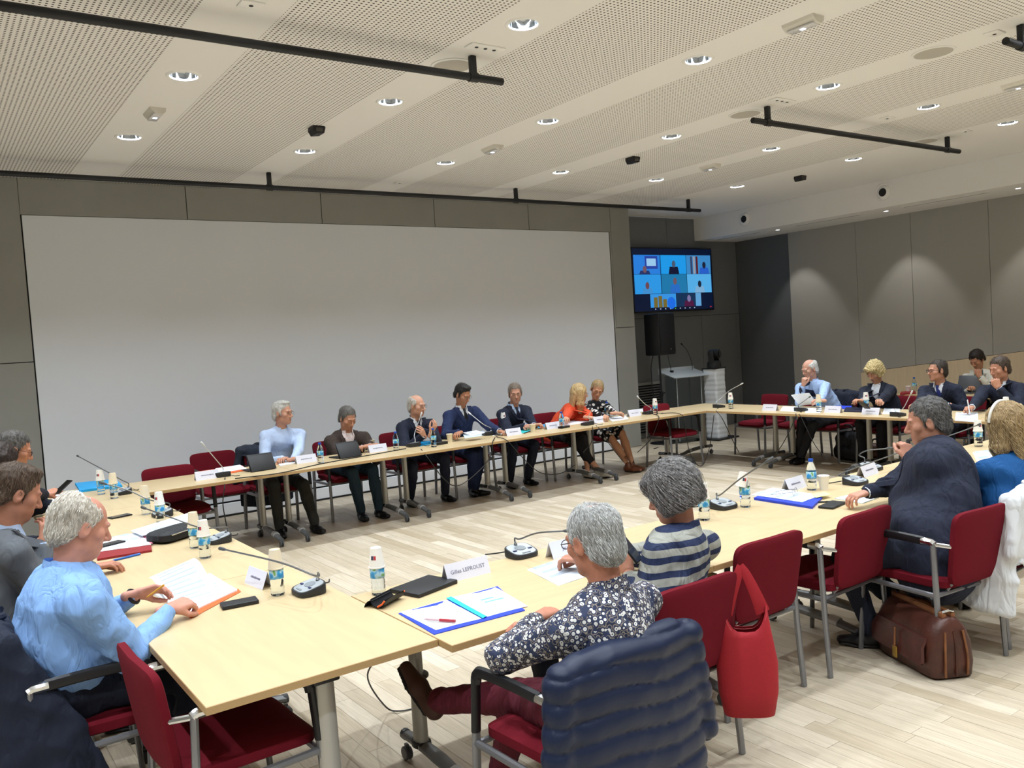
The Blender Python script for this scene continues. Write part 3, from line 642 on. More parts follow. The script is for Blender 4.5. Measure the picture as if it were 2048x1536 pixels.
# ================================================================ PEOPLE: signed-distance bodies turned into one smooth surface
F32 = np.float32
class Fld:
    def __init__(s, lo, hi, h):
        s.lo = np.array(lo, F32); s.h = h; s.n = [int(math.ceil((hi[i]-lo[i])/h))+1 for i in range(3)]
        s.d = np.full(s.n, .5, F32)
    def sub(s, lo, hi, m):
        i0 = [max(0, int((lo[k]-m-s.lo[k])/s.h)) for k in range(3)]; i1 = [min(s.n[k], int((hi[k]+m-s.lo[k])/s.h)+2) for k in range(3)]
        if any(i1[k] <= i0[k] for k in range(3)): return None
        ax = [(s.lo[k]+s.h*np.arange(i0[k], i1[k], dtype=F32)) for k in range(3)]
        return tuple(slice(i0[k], i1[k]) for k in range(3)), ax[0][:, None, None], ax[1][None, :, None], ax[2][None, None, :]
    def mix(s, sl, e, k, op):
        d = s.d[sl]
        if op == 'u':
            if k > 0: h = np.clip(.5+.5*(d-e)/k, 0, 1); s.d[sl] = d*(1-h)+e*h-k*h*(1-h)
            else: s.d[sl] = np.minimum(d, e)
        else:
            e = -e
            if k > 0: h = np.clip(.5-.5*(d-e)/k, 0, 1); s.d[sl] = d*(1-h)+e*h+k*h*(1-h)
            else: s.d[sl] = np.maximum(d, e)
    def cone(s, a, b, ra, rb, k=.02, op='u', e=None):
        a = np.array(a, F32); b = np.array(b, F32)
        R_ = max(np.max(ra), np.max(rb)); q = s.sub(np.minimum(a, b)-R_, np.maximum(a, b)+R_, .05+k)
        if q is None: return s
        sl, X, Y, Z = q; ab = b-a; L2 = float(ab @ ab)+1e-9
        x, y, z = X-a[0], Y-a[1], Z-a[2]
        t = np.clip((x*ab[0]+y*ab[1]+z*ab[2])/L2, 0, 1)
        x, y, z = x-t*ab[0], y-t*ab[1], z-t*ab[2]
        if e is None:
            d = np.sqrt(x*x+y*y+z*z)-(ra+(rb-ra)*t)
        else:
            an = ab/math.sqrt(L2); U = np.array(e, F32); U = U-an*(U @ an); U /= np.linalg.norm(U); W = np.cross(an, U)
            ru = ra[0]+(rb[0]-ra[0])*t; rv = ra[1]+(rb[1]-ra[1])*t; rw = np.minimum(ru, rv)
            n = np.sqrt(((x*U[0]+y*U[1]+z*U[2])/ru)**2+((x*W[0]+y*W[1]+z*W[2])/rv)**2+((x*an[0]+y*an[1]+z*an[2])/rw)**2)
            l = np.sqrt(x*x+y*y+z*z); d = (n-1)*np.where(n > .3, l/np.maximum(n, .3), rw)
        s.mix(sl, d, k, op); return s
    def ell(s, c, r, k=.02, op='u', Rm=None):
        c = np.array(c, F32); R_ = max(r); q = s.sub(c-R_, c+R_, .05+k)
        if q is None: return s
        sl, X, Y, Z = q; x, y, z = X-c[0], Y-c[1], Z-c[2]
        if Rm is not None: x, y, z = (x*Rm[0][i]+y*Rm[1][i]+z*Rm[2][i] for i in range(3))
        n = np.sqrt((x/r[0])**2+(y/r[1])**2+(z/r[2])**2); l = np.sqrt(x*x+y*y+z*z)
        s.mix(sl, (n-1)*np.where(n > .3, l/np.maximum(n, .3), min(r)), k, op); return s
    def half(s, n, c, k=0):
        # keep the side where n.p < c
        ax = [(s.lo[i]+s.h*np.arange(s.n[i], dtype=F32)) for i in range(3)]
        e = ax[0][:, None, None]*n[0]+ax[1][None, :, None]*n[1]+ax[2][None, None, :]*n[2]-c
        s.mix((slice(None),)*3, -e, k, 's'); return s
    def mesh(s):
        d = s.d; ins = d < 0; nx, ny, nz = d.shape
        cn = [(i, j, k) for i in (0, 1) for j in (0, 1) for k in (0, 1)]
        sh = lambda A, c: A[c[0]:nx-1+c[0], c[1]:ny-1+c[1], c[2]:nz-1+c[2]]
        cnt = sum(sh(ins, c).astype(np.int8) for c in cn); act = (cnt > 0) & (cnt < 8)
        I = np.argwhere(act)
        if len(I) == 0: return np.zeros((0, 3)), np.zeros((0, 4), int)
        val = [d[I[:, 0]+c[0], I[:, 1]+c[1], I[:, 2]+c[2]] for c in cn]
        acc = np.zeros((len(I), 3)); m = np.zeros(len(I))
        for a in range(8):
            for b in range(a+1, 8):
                df = [cn[b][q]-cn[a][q] for q in range(3)]
                if sum(map(abs, df)) != 1: continue
                va, vb = val[a], val[b]; x = (va < 0) != (vb < 0); t = np.where(x, va/np.where(va == vb, 1, va-vb), 0)
                for q in range(3): acc[:, q] += np.where(x, cn[a][q]+t*df[q], 0)
                m += x
        P = (I+acc/m[:, None])*s.h+s.lo
        idx = np.full((nx-1, ny-1, nz-1), -1, np.int64); idx[act] = np.arange(len(I)); fs = []
        for ax in range(3):
            lo = [slice(None)]*3; hi = [slice(None)]*3; lo[ax] = slice(0, -1); hi[ax] = slice(1, None)
            A, B = ins[tuple(lo)], ins[tuple(hi)]; E = np.argwhere(A != B)
            o = [(ax+1) % 3, (ax+2) % 3]; ok = (E[:, o[0]] > 0) & (E[:, o[1]] > 0) & (E[:, o[0]] < d.shape[o[0]]-1) & (E[:, o[1]] < d.shape[o[1]]-1); E = E[ok]
            def g(p, q):
                J = E.copy(); J[:, o[0]] -= p; J[:, o[1]] -= q; return idx[J[:, 0], J[:, 1], J[:, 2]]
            Q = np.stack([g(1, 1), g(0, 1), g(0, 0), g(1, 0)], 1); fl = ~A[E[:, 0], E[:, 1], E[:, 2]]
            Q[fl] = Q[fl][:, ::-1]; fs.append(Q)
        return P, np.concatenate(fs)
def vnorm(P, Fc):
    n = np.cross(P[Fc[:, 2]]-P[Fc[:, 0]], P[Fc[:, 3]]-P[Fc[:, 1]]); N = np.zeros_like(P)
    for k in range(4): np.add.at(N, Fc[:, k], n)
    return N/np.maximum(np.linalg.norm(N, axis=1), 1e-9)[:, None]
def wrinkle(P, Fc, amp, seed, wl=.09, n=7):
    r = np.random.RandomState(seed); v = np.zeros(len(P))
    for _ in range(n):
        k = r.normal(size=3)*np.array([1, 1, .8]); k *= 2*PI/(wl*r.uniform(.6, 1.8))/np.linalg.norm(k)
        ph = P @ k+r.uniform(0, 6)+1.3*np.sin(P @ (r.normal(size=3)*9)); v += 1-2*np.abs(np.sin(ph/2))**.7
    return P+vnorm(P, Fc)*(amp*v/math.sqrt(n))[:, None]
def smesh(name, fl, m, par, amp=0, seed=1, wl=.09, mi=None, T=None, smooth=180):
    P, Fc = fl.mesh()
    if amp: P = wrinkle(P, Fc, amp, seed, wl)
    idx = mi(P, Fc) if mi else None
    if T is not None: P = P @ np.array(T.to_3x3()).T+np.array(T.translation)
    return mesh_ob(name, P, Fc, m, par, smooth, idx), P, Fc
def joinmesh(parts):
    v = []; f = []; mi = []; o = 0
    for P, Fc, k in parts:
        v.append(np.asarray(P)); f += [[i+o for i in q] for q in (Fc.tolist() if isinstance(Fc, np.ndarray) else Fc)]; o += len(P)
        mi += list(k) if hasattr(k, '__len__') else [k]*len(Fc)
    return np.concatenate(v), f, mi
SKIN = {}
def skin(hexc):
    if hexc not in SKIN:
        m = mat('skin '+hexc, hexc, .55, nz=.06, nscale=30, bump=.06, bscale=300); m.node_tree.nodes['Principled BSDF'].inputs['Subsurface Weight'].default_value = 0
        SKIN[hexc] = m
    return SKIN[hexc]
m_lip = mat('lips', '#b0786a', .5); m_eyew = mat('eye white', '#e4dfd8', .25); m_iris = mat('dark iris', '#2a2320', .15)
# ---- head in its own frame: x right, y forward, z up, origin mid head
def head_field(h, neck, b=1.0, fem=0):
    f = Fld((-.11, -.14, -.26), (.11, .15, .15), h)
    f.ell((0, -.014, .032), (.075, .095, .086)); f.ell((0, .022, -.045), (.056-.004*fem, .068, .076), .03)
    f.ell((0, .062, -.094), (.026-.003*fem, .026, .022), .025)
    for s in (-1, 1):
        f.ell((s*.044, .05, -.018), (.024, .028, .024), .02); f.ell((s*.046, .014, -.064), (.013*b, .03, .022), .03)
    f.cone((-.034, .079, .022), (.034, .079, .022), .012-.003*fem, .012-.003*fem, .015)
    f.cone((0, .084, .012), (0, .107, -.030), .0075, .0125-.002*fem, .012)
    for s in (-1, 1): f.ell((s*.012, .094, -.035), (.009, .010, .008), .006)
    for s in (-1, 1): f.ell((s*.031, .1, .004), (.018, .017, .0125), .012, 's')
    for s in (-1, 1): f.ell((s*.031, .0745, .003), (.0145, .0125, .0115), .004)
    f.cone((-.018, .083, -.061), (.018, .083, -.061), .0065, .0065, .006); f.cone((-.015, .083, -.071), (.015, .083, -.071), .0075, .0075, .006)
    f.cone((-.017, .094, -.0655), (.017, .094, -.0655), .0022, .0022, .003, 's')
    for s in (-1, 1):
        Rm = Matrix.Rotation(s*-.35, 3, 'Z') @ Matrix.Rotation(-.12, 3, 'X')
        f.ell((s*.078, -.008, -.004), (.0085, .021, .034), .006, 'u', Rm); f.ell((s*.089, -.002, .0), (.007, .012, .02), .006, 's', Rm)
    f.cone((0, -.025, -.05), neck, .052*b-.005*fem, .056*b-.006*fem, .03)
    return f
def face_mi(P, Fc):
    c = P[Fc].mean(1); r = np.zeros(len(Fc), int)
    r[((c[:, 0]/.0205)**2+((c[:, 2]+.0665)/.0095)**2 < 1) & (c[:, 1] > .082)] = 1
    return r
def sphere_mesh(c, r, n=10):
    g = MB(); g.lathe([(max(1e-4, r*math.sin(PI*i/n)), -r*math.cos(PI*i/n)) for i in range(n+1)], 14, Matrix.Translation(c)); return g
HAIRC = {}
def hairmat(h1, h2):
    k = h1+h2
    if k not in HAIRC:
        m = mat('hair '+k, h1, .5, spec=.35); ns, lk, pb = nodes(m)
        tc = ns.new('ShaderNodeTexCoord'); mp = ns.new('ShaderNodeMapping'); mp.inputs['Scale'].default_value = (60, 60, 9); nz = ns.new('ShaderNodeTexNoise'); nz.inputs['Scale'].default_value = 2.2; nz.inputs['Detail'].default_value = 6
        rp = ns.new('ShaderNodeValToRGB'); rp.color_ramp.elements[0].position = .35; rp.color_ramp.elements[1].position = .68
        rp.color_ramp.elements[0].color = lin(h1); rp.color_ramp.elements[1].color = lin(h2)
        lk.new(tc.outputs['Object'], mp.inputs[0]); lk.new(mp.outputs[0], nz.inputs['Vector']); lk.new(nz.outputs['Fac'], rp.inputs[0]); lk.new(rp.outputs[0], pb.inputs['Base Color'])
        bp = ns.new('ShaderNodeBump'); bp.inputs['Strength'].default_value = .6; bp.inputs['Distance'].default_value = .006; lk.new(nz.outputs['Fac'], bp.inputs['Height']); lk.new(bp.outputs[0], pb.inputs['Normal'])
        HAIRC[k] = m
    return HAIRC[k]
def hair_field(kind, h, p):
    th = p.get('th', .014); f = Fld((-.17, -.20, -.38 if kind == 'long' else -.2), (.17, .17, .19), h)
    rec = p.get('rec', 0)
    C = (0, -.017, .034)
    if kind in ('short', 'bald', 'bun', 'wave'):
        f.ell((0, C[1]-th*.45, C[2]+th*.4), (.0755+th*.5, .096+th*.5, .087+th*.6), 0)
        if p.get('crown'): f.ell((0, -.045, .135), (.034, .036, .03), .012, 's')
        f.ell((0, -.05, -.03), (.068+th*.6, .062+th*.7, .07), .02)
        for s in (-1, 1): f.ell((s*.071, .012, .012), (.011+th*.25, .022, .042), .012)
        # take the face away
        a = p.get('slope', 1.02); f.half((0, a/math.hypot(a, 1), -1/math.hypot(a, 1)), (.004-.0*rec)/math.hypot(a, 1)+.0, .01)
        if rec: f.ell((0, .105, .085), (.062, .055+rec, .06), .012, 's')
        if kind == 'short':
            for s in (-1, 1): f.cone((s*.0735, .018, .02), (s*.071, .016, -.018), .009, .005, .008); f.ell((s*.055, .085, .072), (.028, .034, .03), .01, 's')
        if kind == 'bald':
            f.ell((0, .03-p.get('bk', 0), .125), (.068, .115, .085), .015, 's')
        if kind == 'wave':
            f.ell((0, .015, .108), (.055, .055, .022), .02); f.ell((p.get('side', .03), .038, .106), (.036, .03, .018), .02)
            for s in (-1, 1): f.cone((s*.0735, .018, .02), (s*.071, .016, -.018), .009, .005, .008); f.ell((s*.058, .085, .068), (.026, .034, .03), .01, 's')
        if kind == 'bun': f.ell((0, -.105, .04), (.04, .035, .04), .02)
    elif kind == 'bob':
        f.ell((0, -.02, .036), (.075+th, .096+th, .088+th), 0); f.ell((0, -.045, -.025), (.092+th*.55, .078+th*.5, .092), .03)
        for s in (-1, 1): f.ell((s*.078, -.005, -.03), (.026, .055, .075), .02)
        f.cone((-.05, .075, .075), (.05, .07, .08), .03, .03, .02)
        f.ell((0, .11, -.035), (.066, .085, .085), .015, 's'); f.half((0, -.10, -1), p.get('cut', .10), .012)
    elif kind == 'long':
        L = p.get('len', .26)
        f.ell((0, -.02, .036), (.075+th, .096+th, .088+th), 0)
        for s in (-1, 1):
            f.cone((s*.074, -.01, .04), (s*.085, .0, -L*.55), (.032, .055), (.03, .05), .03, e=(1, 0, 0)); f.cone((s*.085, .0, -L*.55), (s*.07, .015, -L), (.03, .05), (.018, .03), .03, e=(1, 0, 0))
        f.cone((0, -.085, .0), (0, -.085, -L), (.085, .045), (.07, .03), .03, e=(1, 0, 0))
        f.ell((0, .11, -.05), (.064, .085, .12), .015, 's')
    f.ell((0, .075, -.05), (.062, .07, .085), .01, 's')
    return f
def strands(Ph, Fh, n, L, rad, seed, m, par, down=(0, -.4, -1), fly=.25, Hm=None):
    # fine hair tubes that follow the hair surface
    rr = np.random.RandomState(seed); N = vnorm(Ph, Fh); bvh = BVHTree.FromPolygons(Ph.tolist(), Fh.tolist()); g = MB(); d0 = V(down)
    pick = rr.randint(0, len(Ph), n); v = []; f = []
    for i in pick:
        p = V(Ph[i]); nn = V(N[i]); d = V((p.x*.6, p.y*.5, 0))+d0*.12; l = L*rr.uniform(.5, 1.1); pts = []
        jit = V(rr.normal(size=3)*.18); lift = .0015+abs(rr.normal())*.003*fly*4
        for k in range(6):
            pts.append(p+nn*lift); d2 = (d+jit*.12); d2 = d2-nn*d2.dot(nn)
            if d2.length < 1e-6: break
            p = p+d2.normalized()*(l/5); h = bvh.find_nearest(p, .05)
            if h[0] is None: break
            if (p-h[0]).length < .03 and rr.rand() > fly*.3: p = h[0]
            nn = h[1]; d = d.lerp(d0*.16, .25)
        if len(pts) > 2: g.tube(pts, [rad*(1-.8*k/(len(pts)-1)) for k in range(len(pts))], 3)
    o = g.ob('hair_strands', m, par, 180); o['kind'] = 'stuff'; return o
# ---- hands in their own frame: y along the fingers, z the back of the hand, x the thumb side
def hand_field(h, curl, spread=.1, thumb=.5, pinch=0):
    f = Fld((-.08, -.08, -.12), (.10, .22, .07), h)
    f.cone((0, -.05, 0), (0, .01, 0), (.026, .02), (.027, .018), 0, e=(1, 0, 0))
    f.cone((.0, .012, 0), (.001, .078, -.001), (.031, .0145), (.039, .0125), .015, e=(1, 0, 0))
    f.ell((.022, .03, -.010), (.019, .03, .014), .015)
    ro = [(.030, .084), (.0105, .089), (-.0095, .086), (-.028, .078)]; ln = [.069, .077, .072, .056]
    for i in range(4):
        c = curl[i] if hasattr(curl, '__len__') else curl; p = np.array([ro[i][0], ro[i][1]-.008, .001]); a = 0; sp = spread*(1.2-i*.8)
        rad = (.0092, .0096, .0091, .008)[i]; w = np.array([ro[i][0]*.75, .03, .002]); f.cone(w, p, rad*1.15, rad*1.08, .008)
        for q, fr in enumerate((.45, .32, .25)):
            a += c*(1.0, 1.15, .75)[q]; d = np.array([math.sin(sp)*math.cos(a), math.cos(sp)*math.cos(a), -math.sin(a)]); e = p+d*ln[i]*fr
            f.cone(p, e, rad*(1.04-.1*q), rad*(.95-.1*q), .003); p = e
    p = np.array([.024, .02, -.006]); d = np.array([math.sin(.75)*(1-.35*thumb), math.cos(.75)+.1, -.25-.5*thumb]); d /= np.linalg.norm(d); e = p+d*.046; f.cone(p, e, .0145, .0115, .01)
    d2 = np.array([.25-.75*thumb, .9, -.3-.35*thumb]); d2 /= np.linalg.norm(d2); e2 = e+d2*.032; f.cone(e, e2, .0115, .0105, .004)
    d3 = np.array([.05-.8*thumb, .9, -.35-.2*thumb]); d3 /= np.linalg.norm(d3); f.cone(e2, e2+d3*.026, .0105, .0085, .004)
    return f
HF = {}
def hand_mesh(curl, thumb, side, h):
    k = (str(curl), thumb, h)
    if k not in HF: HF[k] = hand_field(h, curl, .09, thumb).mesh()
    P, Fc = HF[k]
    if side < 0: return P*np.array([-1, 1, 1]), Fc[:, ::-1]
    return P, Fc
def ik(a, t, l1, l2, pole):
    d = t-a; L = min(d.length, (l1+l2)*.999); t = a+d.normalized()*L; d = t-a
    x = (l1*l1-l2*l2+L*L)/(2*L); hgt = math.sqrt(max(0, l1*l1-x*x)); dn = d.normalized(); p = pole-dn*pole.dot(dn); p = p.normalized()
    return a+dn*x+p*hgt, t
def frame(f, n):
    f = V(f).normalized(); n = V(n); n = (n-f*n.dot(f)).normalized(); x = f.cross(n)
    return Matrix(((x.x, f.x, n.x), (x.y, f.y, n.y), (x.z, f.z, n.z)))
m_shoe = mat('black leather shoe', '#17171a', .35); m_sole = mat('shoe sole', '#1d1816', .7)
def add_hand_parts(parts, w, elbow, hd, side, res, mi=0):
    f = V(hd.get('dir', (w-elbow))); n = V(hd.get('up', (0, 0, 1)))
    Rm = frame(f, n); P, Fc = hand_mesh(hd.get('curl', .45), hd.get('thumb', .5), side, res)
    P = (P*hd.get('s', 1.0)) @ np.array(Rm).T+np.array(w); parts.append((P, Fc, mi)); return Rm
def drape(bvh, c0, c1, o=.004):
    pass
def person(label, pel, face, head, top='shirt', topc=None, skinc='#c99a80', hair=('short', '#555555', '#777777', {}), yaw=0, pitch=0, roll=0, hl=None, hr=None, feet=None, res=.013, b=1.0, fem=0, trc=None, shoec=None, legs=True, glasses=None, tie=None, shirtc=None, sleeve=1.0, collar=None, amp=.0035, skirt=None, lean=None, strand=0, hres=.0048, handres=.0045, skinlegs=False, hands=True, hs=1.0, belly=0, brow=None, shw=.185, knees=None, thighl=.43, core=True):
    root = thing('person', label, 'person', (pel[0], pel[1], 0), face, 'people seated around the tables')
    Li = (Matrix.Translation((pel[0], pel[1], 0)) @ Matrix.Rotation(face, 4, 'Z')).inverted()
    ht = Li @ V(head); sm = skin(skinc)
    Hr = (Matrix.Rotation(yaw, 3, 'Z') @ Matrix.Rotation(roll, 3, 'Y') @ Matrix.Rotation(-pitch, 3, 'X'))
    hc = ht-V((0, 0, .128*hs))+Hr @ V((0, .02, 0))*0
    hc = ht - Hr @ V((0, -.01, .122*hs))
    fx = (lean or 0)
    nb = hc+V((0, -.055, -.175*hs)) if lean is None else hc+V(lean)
    P0 = V((0, 0, .555)); MQ = P0.lerp(nb, .45)+V((0, -.045, 0)); CH = P0.lerp(nb, .78)+V((0, -.012, 0)); UP = nb+V((0, -.012, -.045))
    side = V((nb.x, 0, 0)); ax = V((1, 0, -nb.x*.55)).normalized()
    SL = {}; EL = {}; WR = {}
    dflt = {-1: hl or {}, 1: hr or {}}
    for s in (-1, 1):
        q = dflt[s]; SL[s] = nb+ax*(s*shw*b)+V((0, q.get('sf', .01), -.068+q.get('sz', 0)))
        w = V(q.get('w', (s*.13, .42, TZ+.035)))
        if 'px' in q: w = Li @ at(*q['px'])
        if 'py' in q: w = Li @ aty(*q['py'])
        if 'pX' in q: w = Li @ atx(*q['pX'])
        EL[s], WR[s] = ik(SL[s], w, .285, .262, V(q.get('pole', (s*.55, -.4, -.8))))
    HP = {s: P0+V((s*.088, .0, 0)) for s in (-1, 1)}; KN = {}; AN = {}
    fd = feet or {}
    for s in (-1, 1):
        a = V(fd.get(s, (s*.12, .42, .095))); KN[s], AN[s] = ik(HP[s], a, thighl, .425, V((knees or {}).get(s, (s*.12, .6, 1))))
    lo = np.min([np.array(p) for p in (P0, nb, *SL.values(), *EL.values(), *WR.values())], 0)-.2-.16*max(0, b-1); hi = np.max([np.array(p) for p in (P0, nb, *SL.values(), *EL.values(), *WR.values())], 0)+.16+.2*max(0, b-1)
    lo[0] = min(lo[0], P0.x-.215*b); hi[0] = max(hi[0], P0.x+.215*b); lo[1] = min(lo[1], -.23*b)
    hi[2] = max(hi[2], nb.z+.12)
    jac_ = top in ('jacket', 'blazer', 'open', 'dress')
    def torso(f, o, sl, cut=None, low=True, arms=True):
        f.cone(P0+V((0, -.01, -.02 if jac_ or fem == 2 else .06)), MQ, ((.172 if jac_ else .158)*b+o, (.125 if jac_ else .112)*b+o), (.158*b+o, .118*b+o), 0, e=(1, 0, 0)); f.cone(MQ, CH, (.158*b+o, .118*b+o), (.172*b+o, .122*b+o), .03, e=ax)
        f.cone(CH, UP, (.172*b+o, .120*b+o), (.125*b+o, .075*b+o), .04, e=ax)
        if belly: f.ell(MQ.lerp(P0, .4)+V((0, .05, 0)), (.17*b+o+belly*.5, .12+o+belly, .16), .05)
        if fem:
            for s in (-1, 1): f.ell(CH+ax*(s*.075)+V((0, .08, -.03)), (.058+o, .05+o, .058+o), .03)
        f.cone(nb+V((0, -.01, -.06)), nb+V((0, .0, .0)), .07*b+o, .058*b+o, .03)
        for s in (-1, 1):
            f.cone(nb+V((0, -.012, -.035)), SL[s]+V((0, 0, .008)), .05+o, .052*b+o, .04)
            if arms:
                E_ = EL[s]; W_ = WR[s]; l = sl
                if l >= .99:
                    f.cone(SL[s], E_, .064*b+o, .052*b+o, .035); f.cone(E_, E_.lerp(W_, .94), .050*b+o, .036+o, .02)
                else:
                    f.cone(SL[s], SL[s].lerp(E_, min(1, l*2)), .064*b+o, .055*b+o, .035)
                    if l > .5: f.cone(E_, E_.lerp(W_, (l-.5)*2), .050*b+o, .042+o, .02)
        return f
    # shirt or jacket or dress
    jac = top in ('jacket', 'blazer', 'open')
    f = torso(Fld(lo, hi, res), .010 if jac else .004, sleeve)
    if jac:
        f.cone(P0+V((0, -.01, -.03)), P0+V((0, -.02, -.10)), (.185*b, .14*b), (.19*b, .145*b), .03, e=(1, 0, 0))
    for s in (-1, 1):
        if sleeve >= .99:
            # cloth bunches at the elbow
            E_ = EL[s]; d = (WR[s]-E_).normalized()
            for k in range(3): f.ell(E_+d*(.035*k-.02)+V((0, 0, .02-.03*(k % 2))), (.048*b, .048*b, .04), .012)
    V0 = nb+V((0, .03, .03)); V1 = (MQ.lerp(CH, .45 if top != 'open' else 0)+V((0, .13*b+.02+belly, 0)))
    if jac or top == 'vneck':
        # open V at the chest
        fwd = V((0, 1, 0)); n = 7
        for k in range(n):
            t = k/(n-1); c = V0.lerp(V1, t)+V((0, .03+.03*t, 0)); f.cone(c+V((0, -.05*0, 0)), c+V((0, .12, 0)), (max(.008, (.066 if top != 'open' else .075)*(1-t)), .045), (max(.01, .07*(1-t)), .045), .008, 's', e=(1, 0, 0)) if t < .97 else None
    tm = topc
    ob, Pt, Ft = smesh({'jacket': 'jacket', 'blazer': 'blazer', 'open': 'jacket', 'shirt': 'shirt', 'dress': 'dress', 'vneck': 'top'}.get(top, top), f, tm, root, amp, abs(int(ht.x*1000)) % 1000+7)
    bvh = BVHTree.FromPolygons(Pt.tolist(), Ft.tolist())
    shirt = None
    if jac:
        fs = torso(Fld(lo, hi, res*1.1), -.002, 0, arms=False); fs.half((0, -1, 0), .02-nb.y if False else 9)
        shirt, Ps, Fs = smesh('shirt_front' if top != 'open' else 'blouse', fs, shirtc, root, .001, 3)
        bs = BVHTree.FromPolygons(Ps.tolist(), Fs.tolist())
    else: bs = bvh
    def onsurf(bv, p, o):
        h = bv.ray_cast(p+V((0, .4, 0)), V((0, -1, 0))); 
        return (h[0]+V((0, o, 0))) if h[0] is not None else p
    def strip(bv, pts, wid, o, th=.006):
        # ribbon lying on the cloth: pts along the middle, wid half widths across x
        vs = []; fs = []
        for p, w in zip(pts, wid):
            for q in (-1, -.33, .33, 1):
                vs.append(onsurf(bv, p+V((w*q, 0, 0)), o))
        n = len(vs); vs += [v-V((0, th, 0)) for v in vs]; m = len(pts)
        for i in range(m-1):
            for k in range(3):
                a = (i*4+k, i*4+k+1, i*4+k+5, i*4+k+4); fs.append(a[::-1]); fs.append(tuple(n+x for x in a))
            for k in (0, 3): fs.append((i*4+k, i*4+k+4, n+i*4+k+4, n+i*4+k) if k == 0 else (i*4+k+4, i*4+k, n+i*4+k, n+i*4+k+4))
        for k in range(3): fs += [(k, k+1, n+k+1, n+k), ((m-1)*4+k+1, (m-1)*4+k, n+(m-1)*4+k, n+(m-1)*4+k+1)]
        return vs, fs
    if jac:
        for s in (-1, 1):
            n = 8; pts = []; wd = []
            for k in range(n):
                t = k/(n-1); c = V0.lerp(V1, t); pts.append(c+V((s*(.078*(1-t)+.012), 0, 0))); wd.append(.032*math.sin(PI*min(1, .25+t*.75))+.006)
            vs, fs = strip(bvh, pts, wd, .007, .01); mesh_ob('lapel', vs, fs, tm, root, 40)
    if tie is not None:
        pts = [V0+V((0, 0, -.02)), V0+V((0, 0, -.045)), V0+V((0, 0, -.06))]+[V0.lerp(V1, t) for t in (.4, .6, .8, 1.0)]; wd = [.018, .016, .012, .02, .026, .03, .032]
        vs, fs = strip(bs, pts, wd, .011, .008); mesh_ob('tie', vs, fs, tie, root, 40)
    if collar is not None:
        g = MB(); n = 20; op = .55
        def fn(u, v):
            a = PI/2+op+(2*PI-2*op)*u; r = (.064+.012*v)*b-.006*fem; dz = .035-.045*v-(.02 if v > .5 else 0)*abs(u-.5)*2; k_ = 1+.15*(v > .5)*(abs(u-.5) > .42)
            return nb+V((r*math.cos(a), -.002+r*1.02*math.sin(a)*k_, .012+dz+.03*max(0, -math.sin(a))))
        g.grid(fn, n, 4); o = g.ob('collar', collar, root, 180); md = None
        me = o.data; vv = [v.co.copy() for v in me.vertices]
    if jac:
        g = MB(); op = .75
        def fj(u, v):
            a = PI/2+op+(2*PI-2*op)*u; r = (.071+.016*v)*b-.004*fem
            return nb+V((r*math.cos(a), -.004+r*1.03*math.sin(a), .012-.055*v+.034*max(0, -math.sin(a))+(.012 if v < .3 else 0)))
        g.grid(fj, 20, 5); g.ob('jacket_collar', topc, root, 180)
    # trousers, legs, skirt
    lm = trc
    if legs:
        f = Fld([min(HP[-1].x, KN[-1].x, AN[-1].x, KN[1].x, AN[1].x)-.16, min(-.2, min(AN[1].y, AN[-1].y)-.12), .03], [max(HP[1].x, KN[1].x, AN[1].x, KN[-1].x, AN[-1].x)+.16, max(KN[1].y, KN[-1].y, AN[1].y, AN[-1].y)+.14, max(.80, KN[1].z+.13, KN[-1].z+.13)], res)
        g_ = .0 if not skinlegs else -.014
        if not skinlegs or skirt:
            f.cone(P0+V((-.05, -.015, 0)), P0+V((.05, -.015, 0)), .125*b, .125*b, 0)
            if not skinlegs: f.cone(P0+V((0, -.01, 0)), P0.lerp(MQ, .6), (.165*b, .12*b), (.152*b, .112*b), .03, e=(1, 0, 0))
        for s in (-1, 1):
            if skirt:
                f.cone(HP[s]+V((0, .02, 0)), HP[s].lerp(KN[s], .9), .095, .08, .05)
            else:
                f.cone(HP[s]+V((0, .02, 0)), KN[s], .09*b+g_, .064+g_*.6, .03)
                e = KN[s].lerp(AN[s], fd.get('crop', .97)); f.cone(KN[s], KN[s].lerp(AN[s], .35), .064+g_*.6, .062+g_*.5, .02); f.cone(KN[s].lerp(AN[s], .35), e, .062+g_*.5, .053+g_*1.2, .02)
        smesh('skirt' if skirt else 'trousers', f, lm, root, amp*.9, 5+abs(int(ht.x*100)) % 50)
        for s in (-1, 1):
            td = V(fd.get('toe', {}).get(s, (s*.12, 1, 0))).normalized(); a = AN[s]
            pitch_ = fd.get('tilt', {}).get(s, 0); upv = V((0, 0, 1))
            if fd.get('free', {}).get(s):
                sh = (AN[s]-KN[s]).normalized(); td = (td-sh*td.dot(sh)*.75).normalized(); upv = -sh
            hl_ = a-td*.045-upv*.052; to = a+td*.165-upv*.062
            f = Fld(np.minimum(np.array(hl_), np.array(to))-.09, np.maximum(np.array(hl_), np.array(to))+.13, .008 if res < .012 else .011)
            xx = td.cross(upv)
            f.cone(hl_, hl_.lerp(to, .55), (.034, .036), (.043, .032), 0, e=xx); f.cone(hl_.lerp(to, .55), to, (.043, .030), (.03, .020), .02, e=xx); f.cone(a-upv*.03-td*.01, a-upv*.005-td*.012, .042, .038, .03)
            so, Pp, Ff = smesh('shoe', f, (shoec or m_shoe), root)
            f = Fld(np.minimum(np.array(hl_), np.array(to))-.08, np.maximum(np.array(hl_), np.array(to))+.08, .008 if res < .012 else .011)
